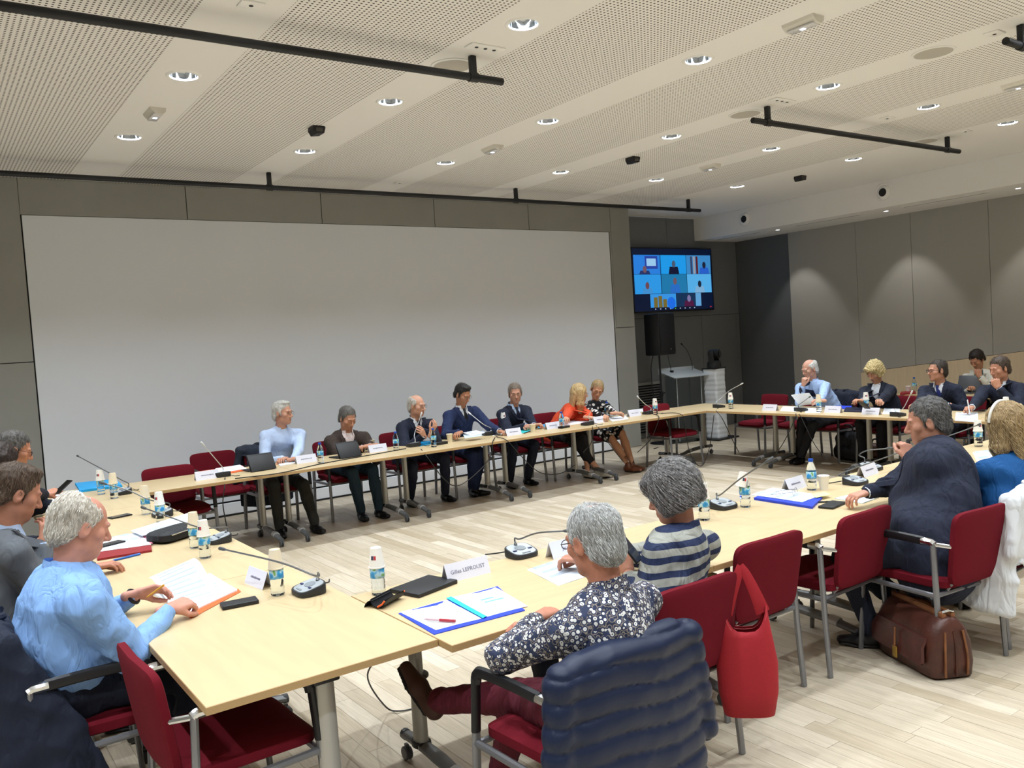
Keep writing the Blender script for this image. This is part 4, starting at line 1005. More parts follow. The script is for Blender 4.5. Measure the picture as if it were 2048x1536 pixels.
            f.cone(hl_-upv*.03, hl_.lerp(to, .6)-upv*.027, (.037, .011), (.045, .010), 0, e=xx); f.cone(hl_.lerp(to, .6)-upv*.027, to-upv*.016, (.045, .010), (.034, .010), .01, e=xx)
            s2, _, _ = smesh('sole', f, m_sole, so)
    # body: head, neck, core, forearms and hands in one mesh
    parts = []
    nl = (Hr.transposed() @ (nb+V((0, .0, -.03))-hc))/hs
    hf = head_field(hres, tuple(nl), b if b < 1.2 else 1.15, fem)
    Ph, Fh = hf.mesh(); k = face_mi(Ph, Fh); Hn = np.array(Hr)
    toL = lambda P: (P*hs) @ Hn.T+np.array(hc)
    parts.append((toL(Ph), Fh, k))
    for s in (-1, 1):
        for r, y, mm in ((.0118, .0745, 2), (.0062, .0806, 3)):
            g = sphere_mesh((s*.031, y, .003-(.002 if pitch > .2 else 0)), r, 8); v = toL(np.array(g.v)); parts.append((v, g.f, mm))
    if core:
        fc = torso(Fld(lo, hi, .026), -.022, 0, arms=False); Pc, Fc_ = fc.mesh(); parts.append((Pc, Fc_, 0))
    if skinlegs:
        fk = Fld([-.4, -.2, .03], [.4, max(KN[1].y, KN[-1].y)+.2, .75], .011)
        for s in (-1, 1):
            fk.cone(HP[s]+V((0, .03, 0)), KN[s], .075, .05, 0); fk.cone(KN[s], KN[s].lerp(AN[s], .35), .05, .054, .02); fk.cone(KN[s].lerp(AN[s], .35), AN[s], .054, .033, .02)
        Pk, Fk = fk.mesh(); parts.append((Pk, Fk, 0))
    if legs and not skinlegs and fd.get('crop', 1) < .9:
        for s in (-1, 1):
            fk = Fld(np.minimum(np.array(KN[s]), np.array(AN[s]))-.08, np.maximum(np.array(KN[s]), np.array(AN[s]))+.08, .011); fk.cone(KN[s].lerp(AN[s], .3), AN[s], .044, .031, 0); Pk, Fk = fk.mesh(); parts.append((Pk, Fk, 0))
    HM = {}
    for s in (-1, 1):
        q = dflt[s]
        if q.get('hide'): continue
        fa = Fld(np.minimum(np.array(EL[s]), np.array(WR[s]))-.06, np.maximum(np.array(EL[s]), np.array(WR[s]))+.06, .009)
        fa.cone(EL[s], WR[s], .036*b if b < 1.2 else .042, .026, 0); Pa, Fa = fa.mesh(); parts.append((Pa, Fa, 0))
        HM[s] = (add_hand_parts(parts, WR[s]+(WR[s]-EL[s]).normalized()*.02, EL[s], q, s, handres), WR[s])
        if jac and sleeve >= .99:
            g = MB(); d = (WR[s]-EL[s]).normalized(); w = WR[s]; g.tube([w-d*.04, w-d*.0, w+d*.014], [.035, .034, .033], 14); g.ob('cuff', shirtc, root)
    vv, ff, mi = joinmesh(parts)
    body = mesh_ob('body', vv, ff, [sm, m_lip, m_eyew, m_iris], root, 180, mi)
    # hair
    hm = hairmat(hair[1], hair[2])
    Hf = hair_field(hair[0], hres*1.1, hair[3]); P, Fc = Hf.mesh()
    if len(P):
        P = wrinkle(P, Fc, hair[3].get('amp', .0022), 11, .03, 6); Pl = toL(P)
        ho = mesh_ob('hair', Pl, Fc, hm, root, 180)
        if not strand and hair[0] != 'long': strand = 260; hair[3].setdefault('sr', .0016); hair[3].setdefault('sl', .05); hair[3].setdefault('fly', .3)
        if strand:
            sm_ = hairmat(hair[2], hair[3].get('hi', hair[2])); dn = Hr @ V((0, -.35, -1))
            strands(Pl, Fc, strand, hair[3].get('sl', .07), hair[3].get('sr', .0011), 5, sm_, ho, tuple(dn), hair[3].get('fly', .2))
    if brow is not False:
        for s in (-1, 1):
            g = MB(); g.tube([(s*.016, .0885, .0235), (s*.032, .0885, .0285), (s*.047, .079, .0235)], [.0028, .0034, .002], 6)
            g.v = [tuple(p) for p in toL(np.array(g.v))]; g.ob('eyebrow', hairmat(brow or hair[1], brow or hair[1]), root, 180)
    if hair[3].get('beard'):
        fb = Fld((-.09, -.02, -.14), (.09, .13, .0), hres); fb.ell((0, .022, -.047), (.0605, .0695, .078), 0); fb.ell((0, .063, -.094), (.028, .028, .024), .02); fb.half((0, -1, .0), -.0, .0); fb.half((0, .55, .83), -.022, .01); fb.ell((0, .09, -.066), (.024, .03, .013), .004, 's')
        Pb, Fb = fb.mesh(); mesh_ob('beard', toL(Pb), Fb, hairmat(*hair[3]['beard']), root, 180)
    if glasses:
        g = MB()
        for s in (-1, 1):
            ring = [(s*.032+.021*math.cos(a)*(1 if glasses[1] else 1), .101, .002+.0155*math.sin(a)) for a in [2*PI*k/18 for k in range(18)]]
            g.tube(ring, .0016*glasses[2], 6, closed=True); g.tube([(s*.052, .1, .006), (s*.07, .085, .008), (s*.079, .02, .01), (s*.08, -.012, .004)], .0016*glasses[2], 6)
        g.tube([(-.012, .102, .004), (0, .105, .007), (.012, .102, .004)], .0016*glasses[2], 6)
        g.v = [tuple(p) for p in toL(np.array(g.v))]; g.ob('glasses', glasses[0], root, 180)
    return dict(root=root, toL=toL, bvh=bvh, hc=hc, nb=nb, EL=EL, WR=WR, SL=SL, Hr=Hr, P=P0, KN=KN, AN=AN, HM=HM, Pt=Pt, Ft=Ft, W=Li.inverted())
# ================================================================ PLACING THE PEOPLE
def cloth(name, h, r=.85, bump=.15, bs=600, fold=.55, **k): return mat(name, h, r, bump=bump, bscale=bs, fold=fold, **k)
c_navy = cloth('navy suit cloth', '#1a2034'); c_navy2 = cloth('blue suit cloth', '#1c2a50'); c_dnavy = cloth('dark navy suit cloth', '#141a2b')
c_brown = cloth('brown blazer cloth', '#3d322d'); c_grey = cloth('grey suit cloth', '#62666c'); c_char = cloth('charcoal trousers', '#24242a'); c_olive = cloth('dark olive trousers', '#2e2f2c')
c_white = cloth('white shirt', '#e6ebf4', bump=.05); c_pink = cloth('pale pink shirt', '#e2d3d2', bump=.05); c_lblue = cloth('light blue shirt', '#a9c3ec', bump=.08); c_pblue = cloth('pale blue shirt', '#bdd0f0', bump=.08); c_sky = cloth('sky blue shirt', '#86aee6', bump=.1, fold=.7)
c_jean = cloth('dark teal jeans', '#1f3442'); c_bord = cloth('burgundy trousers', '#5a1526'); c_orange = cloth('orange red jacket', '#e2522f', bump=.1); c_blk = cloth('black cloth', '#15151a'); c_cream = cloth('cream jacket', '#d9d6cb'); c_green = cloth('dark green top', '#14504a'); c_teal = cloth('petrol blue top', '#0d4f8a')
t_navy = cloth('navy tie', '#171b35', .5); t_blk = cloth('black tie', '#121218', .5); t_blue = cloth('royal blue tie', '#262f70', .5)
m_gls = mat('glasses frame dark', '#25222a', .3); m_glm = mat('glasses frame metal', '#8a8580', .25, metal=.8)
def pat(name, build):
    m = mat(name, '#202a44', .8, fold=.6); ns, lk, pb = nodes(m); tc = ns.new('ShaderNodeTexCoord'); build(ns, lk, pb, tc); return m
def _floral(ns, lk, pb, tc):
    v = ns.new('ShaderNodeTexVoronoi'); v.inputs['Scale'].default_value = 62; lk.new(tc.outputs['Object'], v.inputs['Vector'])
    r = ns.new('ShaderNodeValToRGB'); r.color_ramp.interpolation = 'CONSTANT'; e = r.color_ramp.elements
    e[0].position = 0; e[0].color = lin('#3a3b42'); e[1].position = .14; e[1].color = lin('#d8d6d2'); x = e.new(.40); x.color = lin('#262f4b'); x = e.new(.62); x.color = lin('#8b8076'); x = e.new(.72); x.color = lin('#1f2740')
    lk.new(v.outputs['Distance'], r.inputs[0])
    n = ns.new('ShaderNodeTexNoise'); n.inputs['Scale'].default_value = 25; lk.new(tc.outputs['Object'], n.inputs['Vector']); g = ns.new('ShaderNodeMath'); g.operation = 'GREATER_THAN'; g.inputs[1].default_value = .60; lk.new(n.outputs['Fac'], g.inputs[0])
    mx = ns.new('ShaderNodeMixRGB'); mx.inputs[2].default_value = lin('#2b3450'); lk.new(g.outputs[0], mx.inputs[0]); lk.new(r.outputs[0], mx.inputs[1]); lk.new(mx.outputs[0], pb.inputs['Base Color'])
c_floral = pat('small floral print shirt', _floral)
def _stripe(ns, lk, pb, tc):
    sp = ns.new('ShaderNodeSeparateXYZ'); lk.new(tc.outputs['Object'], sp.inputs[0])
    n = ns.new('ShaderNodeTexNoise'); n.inputs['Scale'].default_value = 6; lk.new(tc.outputs['Object'], n.inputs['Vector'])
    a = ns.new('ShaderNodeMath'); a.operation = 'MULTIPLY_ADD'; a.inputs[1].default_value = .03; lk.new(n.outputs['Fac'], a.inputs[0]); lk.new(sp.outputs['Z'], a.inputs[2])
    m2 = ns.new('ShaderNodeMath'); m2.operation = 'MULTIPLY'; m2.inputs[1].default_value = 1/.056; lk.new(a.outputs[0], m2.inputs[0]); f = ns.new('ShaderNodeMath'); f.operation = 'FRACT'; lk.new(m2.outputs[0], f.inputs[0])
    g = ns.new('ShaderNodeMath'); g.operation = 'GREATER_THAN'; g.inputs[1].default_value = .54; lk.new(f.outputs[0], g.inputs[0])
    mx = ns.new('ShaderNodeMixRGB'); mx.inputs[1].default_value = lin('#9b9c94'); mx.inputs[2].default_value = lin('#1d2a4d'); lk.new(g.outputs[0], mx.inputs[0]); lk.new(mx.outputs[0], pb.inputs['Base Color'])
c_stripe = pat('navy and grey striped knit', _stripe)
def _spot(ns, lk, pb, tc):
    v = ns.new('ShaderNodeTexVoronoi'); v.inputs['Scale'].default_value = 17; v.inputs['Randomness'].default_value = .7; lk.new(tc.outputs['Object'], v.inputs['Vector'])
    r = ns.new('ShaderNodeValToRGB'); r.color_ramp.interpolation = 'CONSTANT'; e = r.color_ramp.elements; e[0].position = 0; e[0].color = lin('#e4e0dc'); e[1].position = .36; e[1].color = lin('#141319')
    lk.new(v.outputs['Distance'], r.inputs[0]); lk.new(r.outputs[0], pb.inputs['Base Color'])
c_spot = pat('black cloth with white motifs', _spot)
PE = {}
UPF = dict(up=(0, .3, 1))
# --- far row, facing the camera
PE['F1'] = person('grey-haired man in pale blue shirt, hands clasped, behind the first black tablet', (3.03, 8.74), PI, aty(563, 803, 8.62), 'shirt', c_pblue, '#c7937a', ('wave', '#a8a6a0', '#d2d0ca', dict(side=-.03, th=.013)), yaw=.65, pitch=.05,
    hr=dict(px=(566, 918, .76), dir=(.7, .7, .1), curl=.9), hl=dict(px=(587, 917, .76), dir=(-.7, .7, .15), curl=.9), trc=c_olive, collar=c_pblue, glasses=(m_glm, 1, .7), brow='#8a8680', feet={-1: (-.16, .62, .095), 1: (.17, .52, .095)}, legs=True)
PE['F2'] = person('man in dark brown blazer and pink shirt looking down at his tablet', (3.80, 8.74), PI, aty(698, 816, 8.50), 'open', c_brown, '#c08a70', ('short', '#4a4846', '#77736e', dict(th=.015, slope=.98)), yaw=.15, pitch=.42,
    hr=dict(px=(725, 896, .77), dir=(.8, .5, .1), curl=.8), hl=dict(px=(740, 893, .77), dir=(-.75, .5, .1), curl=.8), trc=c_jean, shirtc=c_pink, collar=c_pink, b=1.06, feet={-1: (-.17, .50, .095), 1: (.02, .46, .095)})
PE['F3'] = person('bald man with glasses in navy suit speaking with both hands raised', (4.62, 8.74), PI, aty(833, 790, 8.45), 'jacket', c_navy, '#cf9c84', ('bald', '#b3aca4', '#cfc9c1', dict(th=.008)), yaw=.45, pitch=.12,
    hr=dict(py=(845, 872, 8.16), dir=(.5, .45, .5), up=(.3, .8, .4), curl=.5), hl=dict(py=(864, 866, 8.14), dir=(-.35, .4, .8), up=(-.4, .8, .1), curl=.45), trc=c_navy, shirtc=c_white, collar=c_white, tie=t_navy, glasses=(m_glm, 1, .7), brow='#b9b2aa', feet={-1: (-.30, .30, .095), 1: (.12, .22, .095)})
PE['F4'] = person('dark-haired man in blue suit and black tie reading papers', (5.36, 8.76), PI, aty(930, 770, 8.47), 'jacket', c_navy2, '#b57f62', ('wave', '#17161a', '#35322f', dict(th=.014, side=-.02)), yaw=.22, pitch=.48,
    hr=dict(px=(917, 866, .80), dir=(.75, .6, .0), curl=.6), hl=dict(px=(998, 862, .77), dir=(-.1, 1, -.1), curl=.5), trc=c_navy2, shirtc=c_white, collar=c_white, tie=t_blk, glasses=(m_glm, 1, .8), brow='#1a181a', feet={-1: (.05, .36, .095), 1: (.06, .30, .095), 'toe': {-1: (-.7, .7, 0), 1: (.3, 1, 0)}})
PE['F5'] = person('man with brown-grey hair in navy suit turning his head to the left', (6.16, 8.80), PI, aty(1029, 768, 8.58), 'jacket', c_navy, '#c48f78', ('short', '#6a5a4c', '#8f8378', dict(th=.017, slope=.95)), yaw=-.5, pitch=.12,
    hr=dict(px=(1052, 852, .77), dir=(.5, .8, .1), curl=.9), hl=dict(px=(1068, 850, .77), dir=(-.6, .7, .1), curl=.9), trc=c_navy, shirtc=c_pblue, collar=c_pblue, tie=t_navy, glasses=(m_glm, 1, .9), feet={-1: (.02, .32, .095), 1: (.28, .30, .095)})
PE['F6'] = person('blonde woman in orange-red jacket leaning over to whisper', (6.80, 8.72), PI, aty(1160, 768, 8.44), 'open', c_orange, '#cf9c80', ('long', '#a8895a', '#d6bd8e', dict(th=.013, len=.24)), yaw=1.15, pitch=.15, roll=.1,
    hr=dict(px=(1120, 858, .77), dir=(.5, .8, 0), curl=.4), hl=dict(px=(1175, 852, .77), dir=(-.2, 1, -.05), curl=.5), trc=c_blk, shirtc=c_orange, fem=1, b=.92, shoec=mat('white trainer', '#e6e4de', .6), glasses=(m_glm, 1, .6), strand=200, shw=.18, feet={-1: (-.10, .50, .095), 1: (-.20, .60, .095), 'crop': .62, 'toe': {1: (-.3, 1, 0)}}, sleeve=1.0)
PE['F7'] = person('woman with tied-back hair and glasses in a black and white patterned dress', (7.50, 8.76), PI, aty(1199, 762, 8.44), 'dress', c_spot, '#c99678', ('bun', '#8a7250', '#bda37a', dict(th=.008, slope=.9)), yaw=-.45, pitch=.42, roll=-.25,
    hr=dict(px=(1220, 836, .77), dir=(.5, .8, 0), curl=.7), hl=dict(px=(1240, 834, .77), dir=(-.7, .6, 0), curl=.7), trc=c_spot, skirt=True, skinlegs=True, fem=1, b=.94, shoec=mat('tan leather pumps', '#7a4a35', .4), glasses=(m_gls, 1, 1.1), feet={-1: (-.12, .60, .095), 1: (.0, .66, .095), 'toe': {-1: (-.3, 1, 0), 1: (-.4, 1, 0)}}, shw=.18)
# --- right row, facing left
PE['R1'] = person('bald man with white hair in blue shirt reading a sheet, hand at his mouth', (9.72, 6.58), PI/2, atx(1615, 720, 9.45), 'shirt', c_lblue, '#cf9c86', ('bald', '#c9c8c4', '#e6e5e2', dict(th=.011, bk=.02)), yaw=-.25, pitch=.28,
    hr=dict(pX=(1606, 772, 9.26), dir=(-.3, .2, 1), up=(.2, .9, .2), curl=1.15), hl=dict(px=(1640, 808, .80), dir=(.6, .7, .1), curl=.7), trc=c_char, collar=c_lblue, tie=t_navy, glasses=(m_glm, 1, .8), brow='#d8d6d2', feet={-1: (.10, .55, .095), 1: (.16, .50, .095)})
PE['R2'] = person('woman with wavy blonde hair in dark jacket typing on a phone', (9.74, 5.78), PI/2, atx(1743, 726, 9.52), 'open', c_dnavy, '#c99478', ('bob', '#a8925e', '#dccb9c', dict(th=.03, cut=.06, amp=.007)), yaw=-.1, pitch=.5,
    hr=dict(px=(1722, 814, .79), dir=(.5, .8, .2), curl=.8), hl=dict(px=(1742, 816, .79), dir=(-.5, .8, .2), curl=.8), trc=c_blk, shirtc=c_white, fem=1, b=.95, strand=150, shw=.178)
PE['R3'] = person('man in navy suit and dark-framed glasses looking to the left', (9.78, 5.0), PI/2, atx(1875, 720, 9.58), 'jacket', c_navy, '#c58f76', ('short', '#2c2724', '#4a423c', dict(th=.009, slope=.98)), yaw=-.55, pitch=.02,
    hr=dict(px=(1838, 818, .77), dir=(.6, .8, .1), curl=.6), hl=dict(w=(-.1, .38, TZ+.05), dir=(.6, .7, 0), curl=.6), trc=c_navy, shirtc=c_white, collar=c_white, tie=t_blue, glasses=(m_gls, 1, 1.5))
PE['R4'] = person('dark-haired man in navy suit writing with his fist against his mouth', (9.72, 4.26), PI/2, atx(1995, 715, 9.5), 'jacket', c_navy, '#c08a72', ('short', '#3a302a', '#5a4c42', dict(th=.017, slope=.98)), yaw=-.4, pitch=.22,
    hr=dict(px=(1938, 822, .77), dir=(-.1, 1, .1), curl=.9), hl=dict(pX=(2000, 778, 9.28), dir=(.35, .1, 1), up=(-.2, .9, .2), curl=1.2), trc=c_navy, shirtc=c_white, collar=c_white, tie=t_navy)
PE['B1'] = person('short-haired woman in cream jacket at the rear table, resting her chin on her hand', (11.86, 5.52), PI/2, atx(1948, 704, 11.66), 'open', c_cream, '#bb8468', ('short', '#1d1817', '#372d28', dict(th=.022, slope=.8)), yaw=-.1, pitch=.55,
    hl=dict(pX=(1962, 755, 11.5), dir=(.2, .0, 1), up=(-.4, .9, .1), curl=1.0), hr=dict(w=(.15, .40, TZ+.04), curl=.6), trc=c_blk, shirtc=c_green, fem=1, b=.95, shw=.178)
# --- left column, facing right
PE['P1'] = person('white-haired man in sky blue shirt leafing through a stapled document', (.40, 3.74), -PI/2, aty(176, 990, 3.74), 'shirt', c_sky, '#c98e7a', ('bald', '#a39a8c', '#d3cdc2', dict(th=.018, bk=-.035, hi='#efeae2', amp=.003)), yaw=.1, pitch=.34,
    hr=dict(px=(337, 1222, .775), dir=(-.35, 1, .05), up=(.35, .1, 1), curl=.75), hl=dict(px=(268, 1192, .80), dir=(.15, 1, .1), up=(-.6, .1, .8), curl=.45), trc=c_dnavy, collar=c_sky, res=.009, hres=.004, handres=.0038, strand=900, b=1.32, belly=.03, amp=.006, brow='#cfc8be', hs=1.03)
PE['P2'] = person('brown-haired man in grey suit jacket resting his mouth on his hand', (.26, 4.66), -PI/2, aty(50, 934, 4.66), 'open', c_grey, '#b98068', ('wave', '#33271f', '#5c4a3c', dict(th=.02, side=-.02, hi='#7a6654')), yaw=.1, pitch=.42,
    hr=dict(py=(90, 1092, 4.58), dir=(-.35, .25, 1), up=(.8, .5, .1), curl=.55), hl=dict(w=(-.2, .42, TZ+.04), curl=.5), trc=c_grey, shirtc=c_pblue, collar=c_pblue, res=.011, hres=.0042, strand=500, brow='#33271f', hs=1.06)
PE['P3'] = person('woman with long dark brown hair, mostly hidden at the left edge', (.12, 5.85), -PI/2, aty(8, 888, 5.85), 'shirt', c_dnavy, '#b07a5e', ('long', '#1f1815', '#3a2c26', dict(th=.016, len=.26)), yaw=.1, pitch=.4, trc=c_blk, fem=1, b=.95, strand=150)
PE['P4'] = person('man with greying hair and glasses in navy suit, holding a phone at the far left', (.28, 7.0), -PI/2, aty(38, 865, 6.95), 'jacket', c_dnavy, '#c08468', ('short', '#3a3734', '#6e6a66', dict(th=.015)), yaw=-.05, pitch=.35,
    hr=dict(px=(112, 992, .82), dir=(-.1, 1, .2), up=(.5, .1, .9), curl=.6), hl=dict(w=(-.15, .5, .80), curl=.5), trc=c_dnavy, shirtc=c_white, collar=c_white, glasses=(m_gls, 1, .9), hs=1.05)
# --- near row, backs to the camera
PE['N1'] = person('grey-haired man in floral print shirt seen from behind', (1.78, 2.12), 0.10, aty(1174, 1010, 2.20), 'shirt', c_floral, '#bf8068', ('short', '#7d7d7c', '#b5b5b3', dict(th=.012, slope=1.05, hi='#dededc', sl=.05, amp=.0018, crown=1)), yaw=.0, pitch=.22,
    hl=dict(w=(.04, .34, .78), dir=(1, .2, 0), curl=.6, pole=(-1, .5, -.5), sz=-.02), hr=dict(w=(.08, .36, .74), dir=(-.8, .5, 0), curl=.6, pole=(.8, -.2, -.6)), trc=c_bord, shoec=mat('brown suede shoe', '#4a3128', .7), collar=c_floral, res=.009, hres=.004, strand=1600, b=1.02, glasses=(m_gls, 1, 1), brow='#9a9a98',
    feet={-1: (.02, .60, .095), 1: (-.12, .93, .36), 'toe': {-1: (-.2, 1, 0), 1: (-.25, 1, .3)}, 'free': {1: 1}}, knees={1: (-.25, .5, 1), -1: (.1, .5, 1)})
PE['N2'] = person('woman with a dark grey bob in navy and grey striped top holding a phone', (2.42, 2.60), .25, aty(1326, 934, 2.62), 'shirt', c_stripe, '#b9826c', ('bob', '#3e3c3d', '#6e6b6b', dict(th=.03, cut=.075, hi='#b9b7b6', sl=.1, fly=.35)), yaw=.25, pitch=.32,
    hl=dict(py=(1258, 1150, 2.68), dir=(.1, .3, 1), up=(-.9, -.3, .1), curl=.7), hr=dict(w=(.10, .36, .78), dir=(-.1, 1, 0), curl=.6, pole=(.05, -.2, -1)), trc=c_dnavy, fem=1, res=.009, hres=.004, strand=1500, b=1.04, collar=c_stripe, shw=.19)
PE['N3'] = person('heavy man in dark navy suit from behind, chin propped on his hand', (4.38, 2.40), .42, aty(1846, 799, 2.56), 'jacket', c_navy, '#c08a74', ('short', '#3a393a', '#6b6967', dict(th=.017, hi='#8f8d8b', sl=.045, slope=.98)), yaw=.18, pitch=.18,
    hl=dict(py=(1817, 922, 2.66), dir=(.35, .2, .9), up=(-.5, -.5, .3), curl=.9, pole=(-.4, .3, -1)), hr=dict(w=(-.02, .48, TZ+.05), curl=.6), trc=c_dnavy, shirtc=c_white, b=1.46, belly=.08, res=.010, hres=.0042, strand=900, shw=.178, hs=1.06, feet={-1: (-.1, .30, .095), 1: (.05, .02, .14), 'tilt': {}})
PE['N4'] = person('woman with long blonde-brown hair and white hairband in petrol blue top', (4.85, 2.28), -.4, aty(2006, 810, 2.27), 'shirt', c_teal, '#bb8a70', ('long', '#6f5c42', '#b09468', dict(th=.02, len=.20, hi='#d2bc94', sl=.13)), yaw=.25, pitch=.15, trc=c_dnavy, fem=1, res=.011, strand=900, b=.98)
# ================================================================ CHAIRS
def xy(u, v, z): p = at(u, v, z); return p.x, p.y
chair('empty dark red chair in the near left corner, angled beside the table end', .82, 3.10, -PI/2+.04)
x, y = xy(335, 932, .82); chair('empty dark red chair at the left end of the far row, nearer of the pair', x, y-.27, PI)
x, y = xy(415, 904, .82); chair('empty dark red chair standing farther back next to the grey-haired man', x+.05, y-.27, PI)
x, y = xy(1312, 808, .82); chair('empty dark red chair at the right end of the far row, by the loudspeaker stand', x, y-.27, PI)
chair('empty dark red chair in the far right corner, in front of the white camera column', 9.62, 7.62, PI/2-.1)
chair('empty dark red chair to the left of the bald man with papers', 9.66, 7.04-.05, PI/2)
for k, l in (('F1', 'grey-haired man in pale blue shirt, draped with a coat'), ('F2', 'man in brown blazer'), ('F3', 'bald speaker in navy suit'), ('F4', 'dark-haired man in blue suit'), ('F5', 'man looking left in navy suit'), ('F6', 'blonde woman in orange-red jacket'), ('F7', 'woman in the patterned dress')):
    p = PE[k]['root'].location; chair('dark red chair under the '+l, p.x, p.y-.05, PI)
for k, l in (('R1', 'bald man reading a sheet'), ('R2', 'wavy-haired blonde woman'), ('R3', 'man in dark-framed glasses'), ('R4', 'man with fist against his mouth'), ('B1', 'short-haired woman in cream jacket')):
    p = PE[k]['root'].location; chair('dark red chair under the '+l, p.x-.05, p.y, PI/2)
for k, l in (('P1', 'man in sky blue shirt, draped with a navy coat'), ('P2', 'man in grey suit jacket'), ('P3', 'long-haired woman at the left edge'), ('P4', 'man holding a phone at far left')):
    p = PE[k]['root'].location; chair('dark red chair under the '+l, p.x+.03, p.y, -PI/2)
chair('dark red chair under the floral shirt man, covered by a puffer jacket', 1.80, 2.27, .05)
chair('dark red chair under the woman in striped top, with a red tote', 2.44, 2.56, .0)
chair('empty dark red chair directly right of the red tote bag', 3.19, 2.79, .0)
chair('empty dark red chair left of the heavy man, second from the tote bag', 3.93, 2.77, .03)
chair('dark red chair carrying the heavy man in navy suit', 4.36, 2.37, -.1)
chair('dark red chair under the white coat and the woman with hairband', 4.80, 2.33, .05)
# ================================================================ COATS, BAGS
def frame_at(x, y, rz): return Matrix.Translation((x, y, 0)) @ Matrix.Rotation(rz, 4, 'Z')
def coat(label, x, y, rz, m, low=.2, w=.27, quilt=0, res=.011, amp=.006, sl=True, cat='coat', zt=.85, seed=3, name='coat', flap=0, puff=0):
    o = thing(name, label, cat, (x, y, 0), rz)
    f = Fld((-.46, -.50, .02), (.46, .14, .96), res)
    f.cone((-w*.75, -.275, zt-.01), (w*.75, -.275, zt-.01), .048, .048, 0)
    f.cone((0, -.30, zt-.02), (0, -.335, low+.05), (w, .042), (w*1.08, .05), .03, e=(1, 0, 0))
    f.cone((0, -.235, zt-.02), (0, -.20, .56), (w*.9, .03), (w*.8, .03), .03, e=(1, 0, 0))
    for s in (-1, 1): f.cone((s*(w-.0), -.275, zt-.03), (s*(w+.06), -.29, low+.32), .055, .042, .03)
    if flap:
        f.cone((flap*w*.95, -.26, zt-.04), (flap*(w+.05), -.16, .45), (.05, .06), (.05, .15), .04, e=(1, 0, 0)); f.cone((flap*(w+.05), -.16, .45), (flap*(w+.07), -.12, low+.05), (.05, .15), (.06, .2), .04, e=(1, 0, 0))
    P, Fc = f.mesh(); P = wrinkle(P, Fc, amp, seed, .16)
    if quilt:
        N = vnorm(P, Fc); ph = (P[:, 2]+.10*P[:, 0]+.008*np.sin(P[:, 0]*14))/quilt
        P = P+N*(.014*np.abs(np.sin(PI*ph))**.4-.008)[:, None]*np.clip((P[:, 2]-.02)/.02, 0, 1)[:, None]
    mesh_ob('cloth', P, Fc, m, o, 180)
    for s in (-1, 1) if not puff else ():
        g = MB(); g.tube(arc([(s*.05, -.245, zt+.03), (s*.10, -.305, zt+.02), (s*.12, -.345, zt-.08), (s*.05, -.38, zt-.22)], 5), [.014]*15+[.012], 8, flat=1.6); g.ob('lapel' if not quilt else 'collar', m, o)
    return o
m_puff = mat('navy quilted nylon', '#15203a', .42, spec=.4, bump=.12, bscale=260); m_wcoat = cloth('white cotton coat', '#dcdfe3'); m_ncoat = cloth('midnight navy coat', '#10182b')
coat('navy quilted puffer jacket hung over the chair of the floral shirt man', 1.775, 2.265, .05, m_puff, .10, .285, .07, .0085, .0025, zt=.80, puff=1, name='puffer_jacket', cat='jacket')
coat('midnight navy coat hung over a chair in the lower left corner', .45, 3.80, -PI/2, m_ncoat, .10, .29, 0, .011, .008, seed=9, flap=1)
coat('white cotton coat hung over the chair of the woman with hairband', 4.80, 2.33, .05, m_wcoat, .24, .285, 0, .011, .008, seed=4, flap=-1)
coat('dark blue-grey coat hung over the chair of the grey-haired man at the far row', PE['F1']['root'].location.x, 8.69, PI, cloth('slate coat', '#262d3a'), .18, .28, 0, .015, .007, seed=6)
coat('dark navy jacket hung on the chair of the bald man with papers', 9.67, 6.58, PI/2, c_dnavy, .30, .26, 0, .015, .006, seed=8, name='suit_jacket', cat='jacket')
# red tote
def tote():
    m = mat('red felted leather', '#a01a26', .75, nz=.06, nscale=120, bump=.1, bscale=500); o = thing('tote_bag', 'bright red tote bag hanging from the back corner of a chair', 'bag', (2.67, 2.25, .02), -.75); o.scale = (.84, .84, 1)
    g = MB(); n = 28; prof = [(.20, .105, .05), (.205, .12, .062), (.30, .142, .07), (.42, .146, .068), (.53, .125, .056), (.60, .105, .045)]
    def ring(z, rx, ry, k=1.0): return [(rx*k*math.copysign(abs(math.cos(a))**.6, math.cos(a)), ry*k*math.copysign(abs(math.sin(a))**.75, math.sin(a)), z+(.10*abs(math.cos(a))**2.2-.05 if z > .58 else 0)) for a in [2*PI*i/n for i in range(n)]]
    vs = [(0, 0, .20)]+sum([ring(*p) for p in prof], [])+sum([ring(z, a-.004, b-.004) for z, a, b in prof[::-1]], [])
    fs = [(0, 1+(i+1) % n, 1+i) for i in range(n)]+[(1+j*n+i, 1+j*n+(i+1) % n, 1+(j+1)*n+(i+1) % n, 1+(j+1)*n+i) for j in range(len(prof)*2-1) for i in range(n)]
    g.add(vs, fs); g.ob('bag_body', m, o, 70)
    for s in (-1, 1):
        b = MB(); P = arc([(s*.088, 0, .62), (s*.06, .0, .69), (s*.022, .01, .77), (-.005, .02, .81)], 6); b.tube(P, [.034-.018*k/(len(P)-1) for k in range(len(P))], 8, flat=.16); b.ob('handle', m, o)
    b = MB(); b.tube([(r[0]*1.006, r[1]*1.01, r[2]-.012) for r in ring(.60, .105, .045)], .0022, 5, closed=True); b.ob('seam', mat('pale seam', '#c9585c', .7), o)
    return o
tote()
